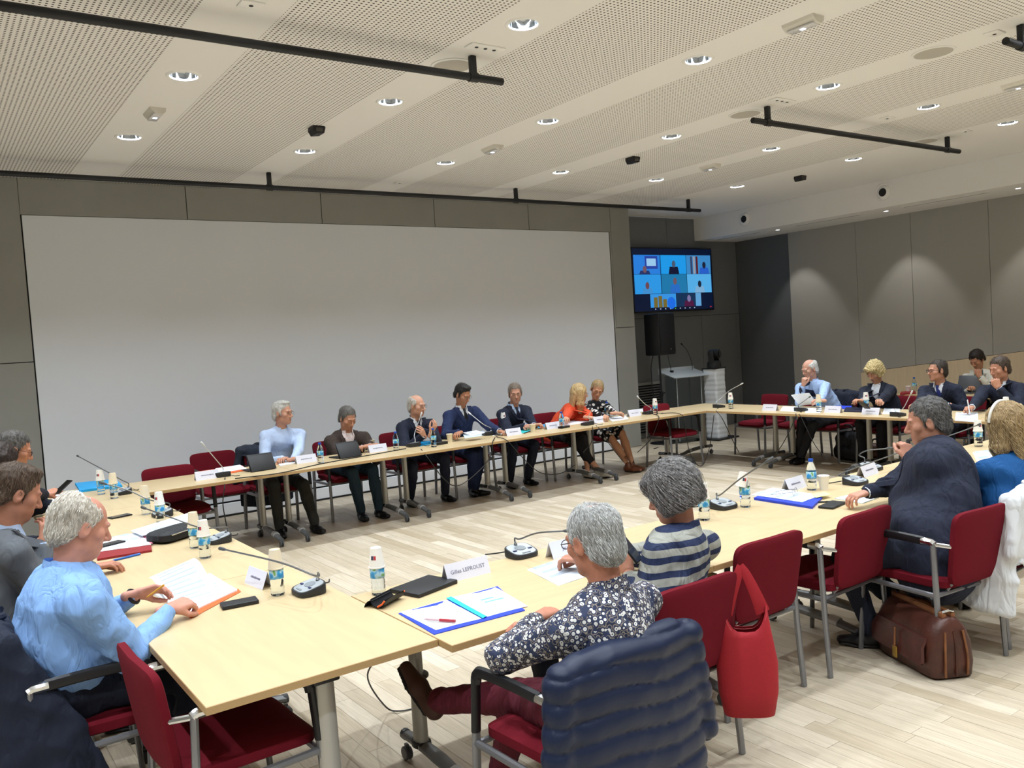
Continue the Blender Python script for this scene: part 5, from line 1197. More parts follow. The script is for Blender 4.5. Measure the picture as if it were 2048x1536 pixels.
# brown doctor's bag
def doctor_bag():
    m = mat('worn brown leather', '#47261d', .4, nz=.35, nscale=9, bump=.35, bscale=60); m2 = mat('worn tan leather edge', '#7a4c2c', .5, nz=.25, nscale=20); mb = mat('brass lock', '#a5843c', .35, metal=.7)
    a = at(1738, 1292, 0); b = at(1872, 1372, 0); c = at(1928, 1350, 0); d = (b-a); w = d.length; rz = math.atan2(d.y, d.x); dep = .27
    nrm = V((-math.sin(rz), math.cos(rz), 0)); ctr = (a+b)/2+nrm*dep/2
    o = thing('leather_bag', 'worn brown leather doctor bag with brass lock on the floor behind the chairs', 'bag', (ctr.x, ctr.y, 0), rz)
    W = .50; n = 40
    def rr(w, d, e): return [(w/2*math.copysign(abs(math.cos(t))**e, math.cos(t)), d/2*math.copysign(abs(math.sin(t))**e, math.sin(t))) for t in [2*PI*i/n for i in range(n)]]
    prof = [(.0, W*.90, dep*.82, .4), (.012, W*.97, dep*.93, .35), (.08, W*1.0, dep, .32), (.18, W*.99, dep*.93, .32), (.245, W*.95, dep*.74, .35), (.285, W*.90, dep*.5, .4), (.30, W*.86, dep*.30, .45)]
    vs = []; 
    for z, w_, d_, e in prof: vs += [(x+.004*math.sin(30*y+z*9), y+.006*math.sin(14*x+11*z), z) for x, y in rr(w_, d_, e)]
    fs = [tuple(range(n))[::-1]]+[(j*n+i, j*n+(i+1) % n, (j+1)*n+(i+1) % n, (j+1)*n+i) for j in range(len(prof)-1) for i in range(n)]+[tuple(range((len(prof)-1)*n, len(prof)*n))]
    MB().add(vs, fs).ob('bag_body', m, o, 50)
    for s in (-1, 1): MB().box((0, s*.024, .308), (W*.84, .028, .03), b=.009).ob('frame_bar', m2, o)
    MB().tube(arc([(-.10, .0, .32), (-.09, -.005, .355), (0, -.01, .372), (.09, -.005, .355), (.10, 0, .32)], 5), .011, 8).ob('handle', m_plast, o)
    P = [(-W*.40, -.004, .205), (W*.40, -.004, .205), (W*.42, -.02, .16), (W*.42, -.02, .085), (W*.38, -.016, .07), (-W*.38, -.016, .07), (-W*.42, -.02, .085), (-W*.42, -.02, .16)]
    y0 = -dep/2
    f = MB(); vs = [(x, y0+yy-(.0 if z > .19 else .004)+(.012 if z > .19 else 0), z) for x, yy, z in P]; k = len(vs); vs += [(x, y+.016, z) for x, y, z in vs]
    f.add(vs, [tuple(range(k))[::-1], tuple(range(k, 2*k))]+[(i, (i+1) % k, k+(i+1) % k, k+i) for i in range(k)]); f.ob('pocket_flap', mat('dark brown leather', '#4a231e', .38, nz=.3, nscale=12, bump=.2, bscale=60), o, 30)
    MB().tube([(0, y0-.022, .20), (0, y0-.028, .10)], .006, 6).ob('stitched_strap', m2, o)
    MB().box((.0, y0-.028, .075), (.036, .012, .06), b=.006).ob('lock', mb, o)
    for s in (-1, 1):
        for q in (-.06, 0, .06): MB().tube(arc([(s*W*.505, q, .02), (s*W*.512, q, .12), (s*W*.485, q*.8, .24)], 4), .006, 6).ob('gusset_fold', m2 if q else m, o)
        MB().tube([(s*W*.40, .03, .325), (s*W*.42, .0, .335), (s*W*.40, -.03, .325)], .006, 6).ob('clasp', m_chrome, o)
doctor_bag()
def soft_bag(label, x, y, rz, w, d, h, m):
    o = thing('shoulder_bag', label, 'bag', (x, y, 0), rz)
    f = Fld((-w, -d, -.03), (w, d, h+.1), .014); f.cone((-w*.3, 0, h*.3), (w*.3, 0, h*.3), (h*.3, d*.5), (h*.3, d*.5), 0, e=(0, 0, 1)); f.cone((-w*.27, 0, h*.68), (w*.27, 0, h*.68), (h*.3, d*.42), (h*.3, d*.42), .03, e=(0, 0, 1))
    P, Fc = f.mesh(); P[:, 2] = np.maximum(P[:, 2], .002); mesh_ob('bag_body', wrinkle(P, Fc, .004, 5, .12), Fc, m, o, 180)
    MB().tube(arc([(-w*.2, 0, h*.95), (-w*.12, 0, h*1.15), (w*.12, 0, h*1.15), (w*.2, 0, h*.95)], 5), .010, 8).ob('handle', m_plast, o)
x, y = xy(1690, 925, 0); soft_bag('black laptop bag standing on the floor under the right row', x+.1, y, PI/2-.2, .42, .2, .40, cloth('black nylon', '#131318', .6))
x, y = xy(1745, 925, 0); soft_bag('brown leather handbag on the floor under the right row', x+.1, y, PI/2, .30, .16, .24, mat('brown handbag leather', '#5a3322', .5, bump=.1))
# ================================================================ MICROPHONES
FA, RT, LF, NE = 0, -PI/2, PI/2, PI
def at0(u, v, z=TZ): p = at(u, v, z); return V((p.x, p.y, z))
mic('desk microphone at the near left corner with neck bent far to the left', at0(618, 1186), LF, at(449, 1099, .90), via=[at(632, 1152, .86), at(560, 1125, .90)])
mic('desk microphone in front of the floral shirt man', at0(1043, 1112), NE, at(1130, 1062, .90), via=[at(1040, 1078, .82), at(1075, 1066, .88)])
mic('desk microphone beside the woman with dark bob', at0(1447, 1016), NE, at(1532, 924, 1.05), via=[at(1440, 990, .83), at(1480, 958, .95)])
mic('desk microphone in front of the heavy man', at0(1742, 940), NE, at(1774, 897, .87), via=[at(1718, 910, .82), at(1735, 901, .86)])
mic('desk microphone of the woman with hairband, only its neck showing', V((4.98, 3.22, TZ)), NE, at(1956, 850, .98), via=[at(1925, 862, .90), at(1940, 856, .94)])
mic('desk microphone on the left side, beside the black document case', at0(438, 1084), LF, at(291, 1017, .98), via=[at(405, 1056, .88), at(345, 1036, .95)])
mic('desk microphone on the left side, third from the camera', at0(325, 1032), LF, at(212, 968, .98), via=[at(300, 1000, .86), at(255, 980, .93)])
mic('desk microphone at the far left corner beside the blue folder', at0(246, 988), LF, at(157, 913, 1.0), via=[at(243, 960, .84), at(215, 944, .92)])
for l, b, t, v in (('at the empty far left place', (444, 953), (408, 891, 1.06), (437, 925, .88)), ('of the bald speaker', (827, 893), (841, 833, 1.03), (829, 868, .84)), ('of the dark-haired man in blue suit', (978, 870), (941, 828, 1.02), (966, 848, .91)), ('between the whispering women and the man in navy suit', (1175, 850), (1183, 820, .93), (1176, 835, .82)), ('at the empty place right of the patterned dress', (1297, 828), (1278, 796, .98), (1290, 808, .89))):
    mic('far row desk microphone '+l, at0(*b), FA, at(*t), True, [at(*v)])
mic('desk microphone at the empty far right corner place', at0(1438, 815), RT, at(1481, 769, 1.02), True, [at(1440, 798, .82), at(1458, 782, .93)])
mic('desk microphone of the bald man with papers', at0(1602, 822), RT, at(1618, 795, .90), False, [at(1600, 808, .80)])
mic('desk microphone of the men in navy suits', at0(1796, 832), RT, at(1822, 787, 1.02), True, [at(1805, 818, .84)])
# ================================================================ BOTTLES AND CUPS
CAPZ = .209
def bc(label, u, v, kind='over', tilt=None):
    p = at0(u, v); bottle('water bottle '+label, p)
    cup(('cream paper cup' if kind == 'cream' else 'white paper cup')+' over the bottle '+label, p+V((0, 0, CAPZ)), kind, random.uniform(-.5, .5)-.6, tilt)
for l, u, v, k in (('left of the far left pair', 203, 989, 'over'), ('right of the far left pair', 229, 997, 'cream'), ('left of the middle left pair', 293, 1029, 'cream'), ('right of the middle left pair', 322, 1045, 'over'), ('behind the black document case', 391, 1096, 'cream'), ('in front of the second left microphone', 411, 1116, 'over'), ('beside the near left microphone', 556, 1190, 'cream'), ('by the open glasses case', 758, 1189, 'over'),
                  ('left of the microphone by the dark bob', 1409, 1040, 'over'), ('with tilted cup, right of the same microphone', 1491, 1014, 'over'), ('of the man in navy suit looking left', 1008, 859, 'over'), ('at the empty place by the loudspeaker stand', 1311, 829, 'over'),
                  ('at the empty far right corner', 1462, 817, 'over'), ('of the bald man with papers', 1638, 824, 'cream'), ('of the blonde woman with phone', 1733, 820, 'over'), ('of the man with fist at his mouth', 2013, 836, 'over'), ('beside the face of the woman with hairband', 1957, 893, 'over')):
    bc(l, u, v, k, (0, .25, 0) if 'tilted' in l else None)
for l, u, v in (('with blue cap beside an upright cup, near row', 1624, 980), ('between the first two men of the far row', 642, 926), ('left of the bald speaker', 793, 901), ('right of the bald speaker', 868, 894), ('in front of the orange-red jacket', 1124, 857), ('in front of the patterned dress', 1215, 834)):
    bottle('capped water bottle '+l, at0(u, v))
p = V((11.22, 6.28, TZ)); p = at0(1829, 783); bottle('capped water bottle on the rear table', at0(1829, 783)); cup('white upright paper cup on the rear table', at0(1817, 785), 'white', -.3, None, 'upright white cups')
cup('white upright paper cup beside the capped bottle of the near row', at0(1648, 979), 'white', 2.5, None, 'upright white cups')
for l, u, v in (('by the hands of the man in brown blazer', 744, 896), ('with dark glasses, right of the bald speaker', 900, 884), ('by the clasped hands of the man looking left', 1066, 864), ('in front of the whispering women', 1197, 838)):
    cup('paper cup with green leaf print '+l, at0(u, v), 'green', 2.9, None, 'green printed coffee cups')
# ================================================================ NAME CARDS
card('large name card with legible lettering behind the black tablet case', at0(933, 1153), .0, 'Gilles LEPROUST', .235)
card('name card beside the floral shirt man, partly hidden behind his head', at0(1133, 1108), .02, 'Jacques', .22)
card('name card standing edge-on beside the near left bottle', at0(519, 1170), -PI/2+.1, None, .2)
card('name card behind the papers with spectacles', at0(1588, 978), .1); card('name card in front of the heavy man', at0(1735, 950), .1)
for l, u, v in (('in front of the empty far left place', 414, 958), ('of the grey-haired man in pale blue shirt', 612, 925), ('of the man in brown blazer', 755, 903), ('of the man in navy suit looking left', 1026, 870), ('between the navy suit and the orange-red jacket', 1105, 857), ('in front of the whispering women', 1199, 845), ('of the woman in patterned dress', 1268, 832)):
    card('far row name card '+l, at0(u, v), .0)
for l, u, v in (('left of the bald man with papers', 1541, 821), ('right of the bald man with papers', 1667, 825), ('of the blonde woman with phone', 1743, 829)):
    card('right row name card '+l, at0(u, v), -PI/2)
# ================================================================ PAPERS, TABLETS, PHONES
m_blue = mat('blue card folder', '#2340c8', .5); m_turq = mat('turquoise strap', '#27c0c4', .5); m_or = mat('orange folder', '#e2622a', .6); m_rd = mat('red folder', '#8d1f24', .6); m_pinkf = mat('pink folder', '#e58aa0', .6); m_cyan = mat('bright blue folder', '#1a9fe0', .5)
m_gls2 = mat('black glass', '#0c0d10', .12, spec=.6); m_tab = mat('black leatherette', '#1d1e21', .5, bump=.1, bscale=900)
def Q(*uv): return [at(u, v) for u, v in uv]
o = sheet('open blue folder with white pages in front of the floral shirt man', Q((868, 1270), (1050, 1222), (995, 1174), (797, 1228)), 'open_folder', m_blue, TZ, .003, cat='folder')
fold = o
def subsheet(par, name, pts, m, z, lines=0):
    c = par.location; P = [V((p.x-c.x, p.y-c.y, 0)) for p in pts]
    def fn(u, v): q = P[0].lerp(P[1], u).lerp(P[3].lerp(P[2], u), v); return (q.x, q.y, z+.003*math.sin(PI*u)*math.sin(PI*v+.4))
    MB().sheet(fn, 8, 8, .001).ob(name, m, par, 60)
    if lines:
        g = MB()
        for k in range(lines):
            a = .45+.12*k; q = [fn(.35, a), fn(.8-.15*k, a), fn(.8-.15*k, a+.05), fn(.35, a+.05)]; g.add([(p[0], p[1], p[2]+.001) for p in q], [(0, 1, 2, 3)])
        g.ob('print', mat('teal print', '#7fb4c4', .8), par, 0)
subsheet(fold, 'left_page', Q((872, 1262), (963, 1239), (893, 1201), (800, 1226)), m_paper, .004)
subsheet(fold, 'right_page', Q((975, 1235), (1056, 1214), (990, 1175), (905, 1196)), m_paper, .004, 2)
subsheet(fold, 'elastic_strap', Q((966, 1240), (974, 1236), (902, 1196), (892, 1199)), m_turq, .0075)
pen('red ballpoint pen lying on the open blue folder', at(848, 1238, TZ+.014), at(911, 1242, TZ+.014), mat('red pen', '#a3182c', .35), m2=mat('red and white pen', '#c9a9ae', .35))
c = at(848, 1176); slab('tablet_case', 'closed black tablet case lying near the glasses case', 'tablet', (c.x, c.y), .25, .185, .018, .28, m_tab)
def spec_case():
    p = at0(776, 1207); o = thing('glasses_case', 'open black and orange glasses case on the near table', 'glasses case', p, .5)
    g = MB(); g.grid(lambda u, v: ((u-.5)*.15, -.036*math.cos(PI*v)+.0, .004+.034*(1-math.sin(PI*v)*.999)*(1-.25*abs(2*u-1)**3)), 14, 10); g.ob('tray', m_tab, o, 60)
    g = MB(); g.grid(lambda u, v: ((u-.5)*.15, -.035*math.cos(PI*v), .006+.033*(1-math.sin(PI*v))), 14, 10); g.ob('lining', mat('black velvet', '#0a0b12', .95), o, 60)
    T = Matrix.Translation((0, .03, .03)) @ Matrix.Rotation(-1.0, 4, 'X')
    g = MB(); g.grid(lambda u, v: ((u-.5)*.15*(1-.1*(2*v-1)**2), .034-.034*math.cos(PI*v), .02*math.sin(PI*v)), 14, 10, T); g.ob('lid', m_tab, o, 60)
    MB().tube([(-.075, .0, .008), (-.077, -.025, .022), (-.075, -.036, .036)], .004, 6).ob('rim', m_or, o); MB().tube([(.075, .0, .008), (.077, -.025, .022), (.075, -.036, .036)], .004, 6).ob('rim', m_or, o)
spec_case()
sheet('printed sheet in front of the floral shirt man, right of the folder', Q((1117, 1172), (1215, 1140), (1150, 1108), (1054, 1140)), m=m_paperb, lines=3)
sheet('printed sheet under the hand of the woman in striped top', Q((1200, 1145), (1262, 1122), (1215, 1098), (1155, 1118)), m=m_paperb, lines=3)
def phone(name, label, p, w, h, rz, tilt=None, th=.009, scr=None):
    o = thing(name, label, 'phone', p, rz)
    if tilt: o.rotation_euler = tilt
    MB().box((0, 0, 0), (w, h, th), b=.003).ob('body', m_plast, o, 40); MB().box((0, 0, th/2+.0004), (w*.92, h*.94, .0008)).ob('screen', scr or m_gls2, o, 0); return o
hd = PE['N2']['W'] @ PE['N2']['WR'][-1]
m_scr = mat('dim phone screen', '#20242c', .15, emit='#3a4250', es=.25)
p = at(1262, 1092, .98); p = aty(1255, 1092, 2.60); phone('smartphone', 'black smartphone held upright by the woman in striped top', p, .078, .16, 0, (R(52), 0, .5), scr=m_scr)
sheet('black phone wallet case lying by the near left corner', [(0, 0)]*4) if False else None
a = at(438, 1216); b = at(520, 1200); d = b-a; c = at(479, 1210); slab('phone_wallet', 'black folded phone wallet lying beside the near left documents', 'phone', (c.x, c.y), .155, .08, .018, math.atan2(d.y, d.x), m_tab)
# P1's documents
o = sheet('thick stapled document on an orange folder under the hands of the white-haired man', Q((372, 1232), (475, 1183), (420, 1150), (300, 1185)), 'document', m_paper, TZ, .009, lines=6, cat='document')
def fn(u, v):
    P = Q((345, 1218), (440, 1190), (400, 1158), (310, 1182)); q = P[0].lerp(P[1], u).lerp(P[3].lerp(P[2], u), v); c = o.location
    return (q.x-c.x-.02*v, q.y-c.y, .012+.10*math.sin(PI*.55*v)**2*(.6+.4*u))
g = MB(); g.sheet(fn, 10, 10, .0015); g.ob('turned_pages', m_paper, o, 60)
g = MB()
for k in range(9):
    v0 = .08+k*.1; q = [fn(.12, v0), fn(.85-.2*(k % 3 == 1), v0), fn(.85-.2*(k % 3 == 1), v0+.035), fn(.12, v0+.035)]; g.add([(x, y, z+.001) for x, y, z in q], [(0, 1, 2, 3)])
g.ob('print', mat('faint print', '#a9b4c4', .8), o, 0)
subsheet(o, 'orange_cover', Q((382, 1238), (482, 1184), (476, 1178), (370, 1226)), m_or, .002)
pen('yellow pencil in the hand of the white-haired man', at(293, 1195, .80), at(328, 1170, .85), mat('yellow pencil', '#e0a53a', .5), r=.004)
# left side heap
sheet('red folder with pink sheets and a phone, left side', Q((195, 1122), (304, 1104), (300, 1078), (190, 1095)), 'folder', m_rd, TZ, .012, cat='folder'); sheet('printed pink-edged sheet on the red folder, left side', Q((200, 1108), (303, 1094), (278, 1068), (200, 1085)), m=m_paper, lift=.013, lines=2)
sheet('pink divider sheet sticking out of the left side folder', Q((285, 1090), (306, 1092), (290, 1070), (276, 1072)), m=m_pinkf, lift=.0125)
c = at(222, 1094); phone('smartphone', 'dark smartphone lying on the red folder at left', V((c.x, c.y, TZ+.02)), .075, .15, -1.2)
pen('blue marker lying along the red folder at left', at(222, 1122, TZ+.006), at(280, 1108, TZ+.006), mat('blue marker', '#1f5fb4', .4), r=.006)
o = sheet('large printed sheets spilling from the black document case', Q((285, 1082), (385, 1055), (380, 1035), (262, 1072)), m=m_paperb, lift=.03, lines=8, th=.004)
o = thing('document_case', 'black soft zipped document case with papers, left side', 'case', at0(352, 1076), .55)
MB().pillow(.34, .20, .05, .07, 40, M=Matrix.Translation((0, 0, .036))).ob('case_body', cloth('black ballistic cloth', '#14171c', .6), o, 60); MB().tube(arc([(-.13, -.10, .05), (0, -.108, .055), (.13, -.1, .05)], 6), .004, 6).ob('zip', m_chrome, o)
c = at(240, 1034); phone('smartphone', 'dark phone lying on the left table beyond the white-haired man', V((c.x, c.y, TZ+.006)), .075, .15, -1.3)
sheet('bright blue folder at the far left corner', Q((160, 985), (245, 975), (232, 962), (150, 970)), 'folder', m_cyan, TZ, .02, cat='folder'); sheet('white papers in front of the man with phone, far left', Q((112, 1006), (170, 992), (160, 980), (95, 990)), m=m_paper, lines=2)
sheet('stack of pale brown files by the man in grey, left side', Q((95, 1052), (125, 1046), (118, 1034), (85, 1040)), 'file_stack', mat('buff card', '#c79f6c', .7), TZ, .03, cat='file')
pw = aty(153, 970, 6.9); q = PE['P4']; phone('smartphone', 'black phone held up by the man in navy suit, far left', q['W'] @ (q['WR'][1]+V((-.01, .13, .035))), .072, .145, 0, (R(35), 0, -1.2))
c = aty(112, 1024, 5.6); phone('smartphone', 'phone in red case lying beside the long-haired woman', at(112, 1030, TZ+.006), .075, .15, -.6, scr=m_scr)
# far row
o = sheet('orange folder with papers at the empty far left place', Q((400, 957), (497, 941), (484, 932), (395, 944)), 'folder', m_or, TZ, .005, cat='folder'); sheet('white papers on the orange folder, far row', Q((420, 950), (494, 939), (480, 931), (432, 938)), m=m_paper, lift=.006)
def stand_tablet(label, u, v, w=.25):
    o = thing('tablet', label, 'tablet', at0(u, v), .1); T = Matrix.Rotation(R(68), 4, 'X')
    MB().box((0, .085, 0), (w, .17, .01), T, b=.003).ob('cover', m_tab, o, 40); MB().box((0, .085, -.006), (w*.94, .16, .003), T).ob('screen', m_gls2, o, 0)
    MB().box((0, -.03, .07), (w, .005, .16), Matrix.Rotation(R(-30), 4, 'X'), b=.002).ob('kickstand', m_tab, o, 40); MB().box((0, .13, .006), (w, .17, .01), b=.003).ob('keyboard_cover', m_tab, o, 40)
stand_tablet('black tablet propped up before the grey-haired man in pale blue shirt', 526, 941); stand_tablet('black tablet propped up before the man in brown blazer', 700, 915)
sheet('white notebook under the hands of the grey-haired man', Q((560, 933), (598, 926), (590, 918), (553, 924)), 'notebook', m_paper, TZ, .008, cat='notebook')
sheet('light blue folder in front of the bald speaker', Q((840, 893), (875, 886), (868, 881), (838, 885)), 'folder', m_cyan, TZ, .006, cat='folder')
slab('spectacle_case', 'small black case right of the bald speaker', 'case', xy(882, 889, TZ), .15, .06, .03, .1, m_tab)
sheet('papers in front of the dark-haired man in blue suit', Q((930, 877), (975, 870), (968, 862), (925, 868)), m=m_paperb, lines=2)
q = at(948, 866, .80); o = sheet('white sheet held by the dark-haired man in blue suit', [(q.x-.10, q.y-.08), (q.x+.11, q.y-.06), (q.x+.10, q.y+.09), (q.x-.10, q.y+.07)], m=m_paper, z=.80, lines=3); o.rotation_euler = (R(10), 0, .1)
sheet('white sheet under the far hand of the man in blue suit', Q((985, 872), (1010, 868), (1003, 856), (990, 858)), m=m_paper)
sheet('turquoise folder in front of the man looking left', Q((1040, 868), (1063, 862), (1050, 855), (1030, 860)), 'folder', m_turq, TZ, .003, cat='folder')
pen('black pen in front of the man looking left', at(1047, 867, TZ+.006), at(1061, 862, TZ+.006), m_plast)
sheet('blue folder right of the man looking left', Q((1078, 858), (1118, 851), (1108, 846), (1072, 852)), 'folder', m_cyan, TZ, .006, cat='folder')
slab('spectacle_case', 'small dark case by the bottle before the orange-red jacket', 'case', xy(1128, 856, TZ), .15, .06, .025, .1, m_tab)
sheet('wide white paper in front of the blonde woman in orange-red', Q((1130, 852), (1195, 842), (1180, 834), (1128, 843)), m=m_paper, lines=2)
sheet('white papers under the hands of the woman in patterned dress', Q((1225, 843), (1258, 838), (1250, 831), (1215, 836)), m=m_paper, lines=2)
sheet('loose papers at the empty place by the loudspeaker stand', Q((1262, 826), (1300, 822), (1295, 816), (1255, 821)), m=m_paper)
# right row
sheet('white papers on the table before the bald man, left of his microphone', Q((1560, 822), (1592, 824), (1600, 814), (1566, 813)), m=m_paper); sheet('white papers on the table before the bald man, right of his microphone', Q((1610, 826), (1640, 826), (1640, 817), (1612, 816)), m=m_paper)
q = atx(1608, 800, 9.15); o = thing('paper_sheet', 'printed sheet held up by the bald man in blue shirt', 'paper', q, PI/2); o.rotation_euler = (R(50), .15, PI/2)
MB().sheet(lambda u, v: ((u-.5)*.28, (v-.5)*.2, .02*math.sin(2*u)), 6, 6, .002).ob('page', m_paper, o, 60)
sheet('blue folder between the bald man and the blonde woman', Q((1668, 817), (1704, 819), (1703, 813), (1672, 812)), 'folder', m_blue, TZ, .008, cat='folder'); sheet('navy folder with papers in front of the blonde woman', Q((1687, 824), (1725, 825), (1728, 817), (1692, 816)), 'folder', t_navy, TZ, .01, cat='folder')
sheet('white sheets in front of the man in dark-framed glasses', Q((1765, 828), (1800, 830), (1800, 818), (1768, 817)), m=m_paper, lines=3); sheet('white documents being written on at the right', Q((1910, 842), (1956, 845), (1956, 826), (1912, 826)), m=m_paper, th=.006, lines=3)
q = at(1726, 806, .86); phone('smartphone', 'phone in the hands of the blonde woman, right row', at(1729, 811, .83), .07, .14, PI/2, (R(35), 0, PI/2))
pen('white pen in the hand of the man writing at right', at(1940, 830, TZ+.005), at(1935, 800, .93), mat('white pen', '#e0e0e6', .4))
# near row, right part
sheet('blue folder with papers between the bob and the heavy man', Q((1625, 1018), (1645, 998), (1540, 985), (1508, 1000)), 'folder', m_blue, TZ, .014, cat='folder'); sheet('large printed papers on the blue folder, near row', Q((1605, 1010), (1642, 996), (1545, 981), (1503, 995)), m=m_paperb, lift=.015, lines=4, th=.003)
sheet('yellow sticky note on the papers of the near row', Q((1632, 1002), (1662, 996), (1650, 990), (1622, 995)), m=mat('yellow note', '#e8ec9a', .7), lift=.019)
def specs(label, p, rz):
    o = thing('spectacles', label, 'glasses', p, rz)
    for s in (-1, 1): MB().tube([(s*.034+.024*math.cos(a), .0+.004*math.sin(a), .022+.018*math.sin(a)) for a in [2*PI*k/16 for k in range(16)]], .0012, 5, closed=True).ob('rim', m_gls, o); MB().tube(arc([(s*.058, 0, .025), (s*.062, .06, .018), (s*.055, .13, .004)], 4), .0014, 5).ob('temple', m_gls, o)
specs('thin-rimmed spectacles lying on the printed papers, near row', at0(1590, 996)+V((0, 0, .02)), .4)
c = at(1665, 1012); slab('wallet', 'flat black wallet lying right of the blue folder, near row', 'wallet', (c.x, c.y), .19, .09, .014, .18, m_tab); pen('black pen by the blue folder of the near row', at(1635, 1004, TZ+.006), at(1668, 1003, TZ+.006), m_plast)
sheet('printed booklet under the elbow of the heavy man', Q((1725, 1008), (1758, 996), (1712, 988), (1670, 998)), 'booklet', m_paperb, TZ, .006, lines=3, cat='booklet'); sheet('papers beside the woman with hairband', Q((1960, 935), (2010, 925), (1995, 900), (1945, 905)), m=m_paper, lines=2)
# rear table
sheet('dark red folder on the rear table', Q((1800, 790), (1832, 788), (1830, 784), (1802, 786)), 'folder', m_rd, TZ, .02, cat='folder')
o = thing('laptop', 'open grey laptop on the rear table in front of the woman in cream', 'laptop', (11.40, 5.72, TZ), PI/2-.1)
m_lap = mat('laptop grey', '#5d5f63', .4, metal=.3); MB().box((0, .0, .008), (.33, .23, .016), b=.005).ob('base', m_lap, o); MB().box((0, .11, .0), (.33, .22, .008), Matrix.Translation((0, -.115, .014)) @ Matrix.Rotation(R(108), 4, 'X'), b=.003).ob('lid', m_lap, o); MB().box((0, -.01, .0165), (.28, .1, .002)).ob('keyboard', m_plast, o)
# ================================================================ TECHNICAL CORNER
tv = thing('wall_screen', 'wall-mounted television showing a video call grid', 'television', (10.845, 10.30, 2.68), .0)
MB().box((0, .03, 0), (1.98, .06, 1.1), b=.008).ob('housing', m_plast, tv); MB().box((0, .10, 0), (.4, .1, .4)).ob('wall_bracket', m_plast, tv)
def emat(n, c, s=1.0): return mat(n, '#050608', .3, emit=c, es=s)
MB().box((0, -.0005, 0), (1.93, .002, 1.05)).ob('display', emat('display navy', '#051331', .9), tv, 0)
def rect(nm, x0, x1, z0, z1, c, s=1.0, y=-.003, par=None):
    o = MB().add([(x0, y, z0), (x1, y, z0), (x1, y, z1), (x0, y, z1)], [(0, 1, 2, 3)]).ob(nm, emat('display '+c, c, s), par or tv, 0); return o
def blob(nm, x, z, rx, rz_, c, y, par, s=.9):
    MB().add([(x+rx*math.cos(2*PI*k/16), y, z+rz_*math.sin(2*PI*k/16)) for k in range(16)], [tuple(range(16))]).ob(nm, emat('display '+c, c, s), par, 0)
tw, tz = .62, .325
tiles = [(-.945, .42-.325, '#2a86e8', '#2b3d7a', '#8d6a78'), (-.31, .42-.325, '#1ea2f5', '#16183a', '#5b6e8c'), (.32, .42-.325, '#3f8fd0', '#2f6fe8', '#262c4a'), (-.945, -.235, '#2fa0f2', '#4aa6f2', '#8a5a64'), (-.31, -.235, '#1f7fb4', '#2f7ce0', '#8a6a7a'), (.32, -.235, '#5ab8f5', '#8fc8f5', '#20304a'), (-.60, -.565, '#3a9df0', '#8a7a4a', '#6a6040'), (.03, -.565, '#12345a', '#5a1848', '#9a90c8')]
for k, (x, z, bg, body, face) in enumerate(tiles):
    z1 = z+tz; z0 = max(z, -.47)
    t = rect('call_tile', x, x+tw, z0, z1, bg, .85)
    cx = x+tw*(.4, .5, .72, .47, .52, .5, .4, .5)[k]; h = z1-z0
    if k == 6:
        for q in range(3): rect('facade', x+.08+q*.11, x+.17+q*.11, z0, z0+h*(.75, .85, .6)[q], '#8f7f3c', .6, -.005, t)
        blob('arch', x+.5, z0+h*.3, .1, h*.45, '#1b6fe8', -.005, t)
    else:
        hh = (.3, .62, .55, .5, .75, .55, 0, .7)[k]*h; MB().add([(cx-.13, -.005, z0), (cx+.13, -.005, z0), (cx+.10, -.005, z0+hh*.62), (cx-.10, -.005, z0+hh*.62)], [(0, 1, 2, 3)]).ob('torso', emat('display '+body, body, .7), t, 0); blob('face', cx, z0+hh*.85, .045, .06, face, -.006, t, .6)
        if k == 0: rect('banner', x+.26, x+.56, z0+.09, z1-.02, '#2c49b0', .8, -.0045, t); rect('poster', x+.3, x+.52, z0+.14, z1-.06, '#9fd0f5', .9, -.005, t)
        if k == 2: [rect('flag', x+.1+q*.07, x+.15+q*.07, z0, z1-.02, c_, .5, -.0045, t) for q, c_ in enumerate(('#4a5a8a', '#c8d0e0', '#7a2a34'))]
        if k == 7: rect('curtain', x+.48, x+tw, z0, z1, '#6ab0e8', .8, -.0045, t)
for q in range(9): rect('toolbar_icon', -.5+q*.12, -.475+q*.12, -.505, -.488, '#c8d4e8' if q != 4 else '#58c040', .8)
rect('end_button', .87, .92, -.5, -.485, '#c03038', .8)
# loudspeaker on a stand
st = thing('speaker_stand', 'black loudspeaker stand with round base plate', 'stand', (9.80, 9.72, 0))
MB().lathe([(0, 0), (.22, 0), (.225, .008), (.2, .014), (.03, .022), (0, .022)], 40).ob('base_plate', m_black, st); MB().tube([(0, 0, .02), (0, 0, .8)], .022, 14).ob('pole', m_black, st); MB().tube([(0, 0, .8), (0, 0, 1.42)], .016, 12).ob('pole', m_black, st)
k = MB(); k.lathe([(.0, .76), (.032, .76), (.032, .84), (0, .84)], 16); k.ob('collar', m_plast, st); k = MB(); k.tube([(.03, 0, .8), (.075, 0, .81)], .012, 8); k.ob('knob', m_plast, st); k = MB(); k.tube([(-.03, 0, .79), (-.06, 0, .785)], .01, 8); k.ob('knob', m_plast, st)
sp = thing('loudspeaker', 'black portable loudspeaker on top of the stand', 'loudspeaker', (9.86, 9.72, 1.42), .1)
MB().box((0, .02, .335), (.42, .30, .67), b=.025).ob('cabinet', m_plast, sp); MB().box((0, -.134, .345), (.37, .014, .60), b=.006).ob('grille', mat('black steel grille', '#121319', .5, bump=.3, bscale=900), sp); MB().lathe([(0, 0), (.012, 0), (.012, .004), (0, .004)], 14, Matrix.Translation((.06, -.141, .09)) @ Matrix.Rotation(PI/2, 4, 'X')).ob('badge', m_chrome, sp)
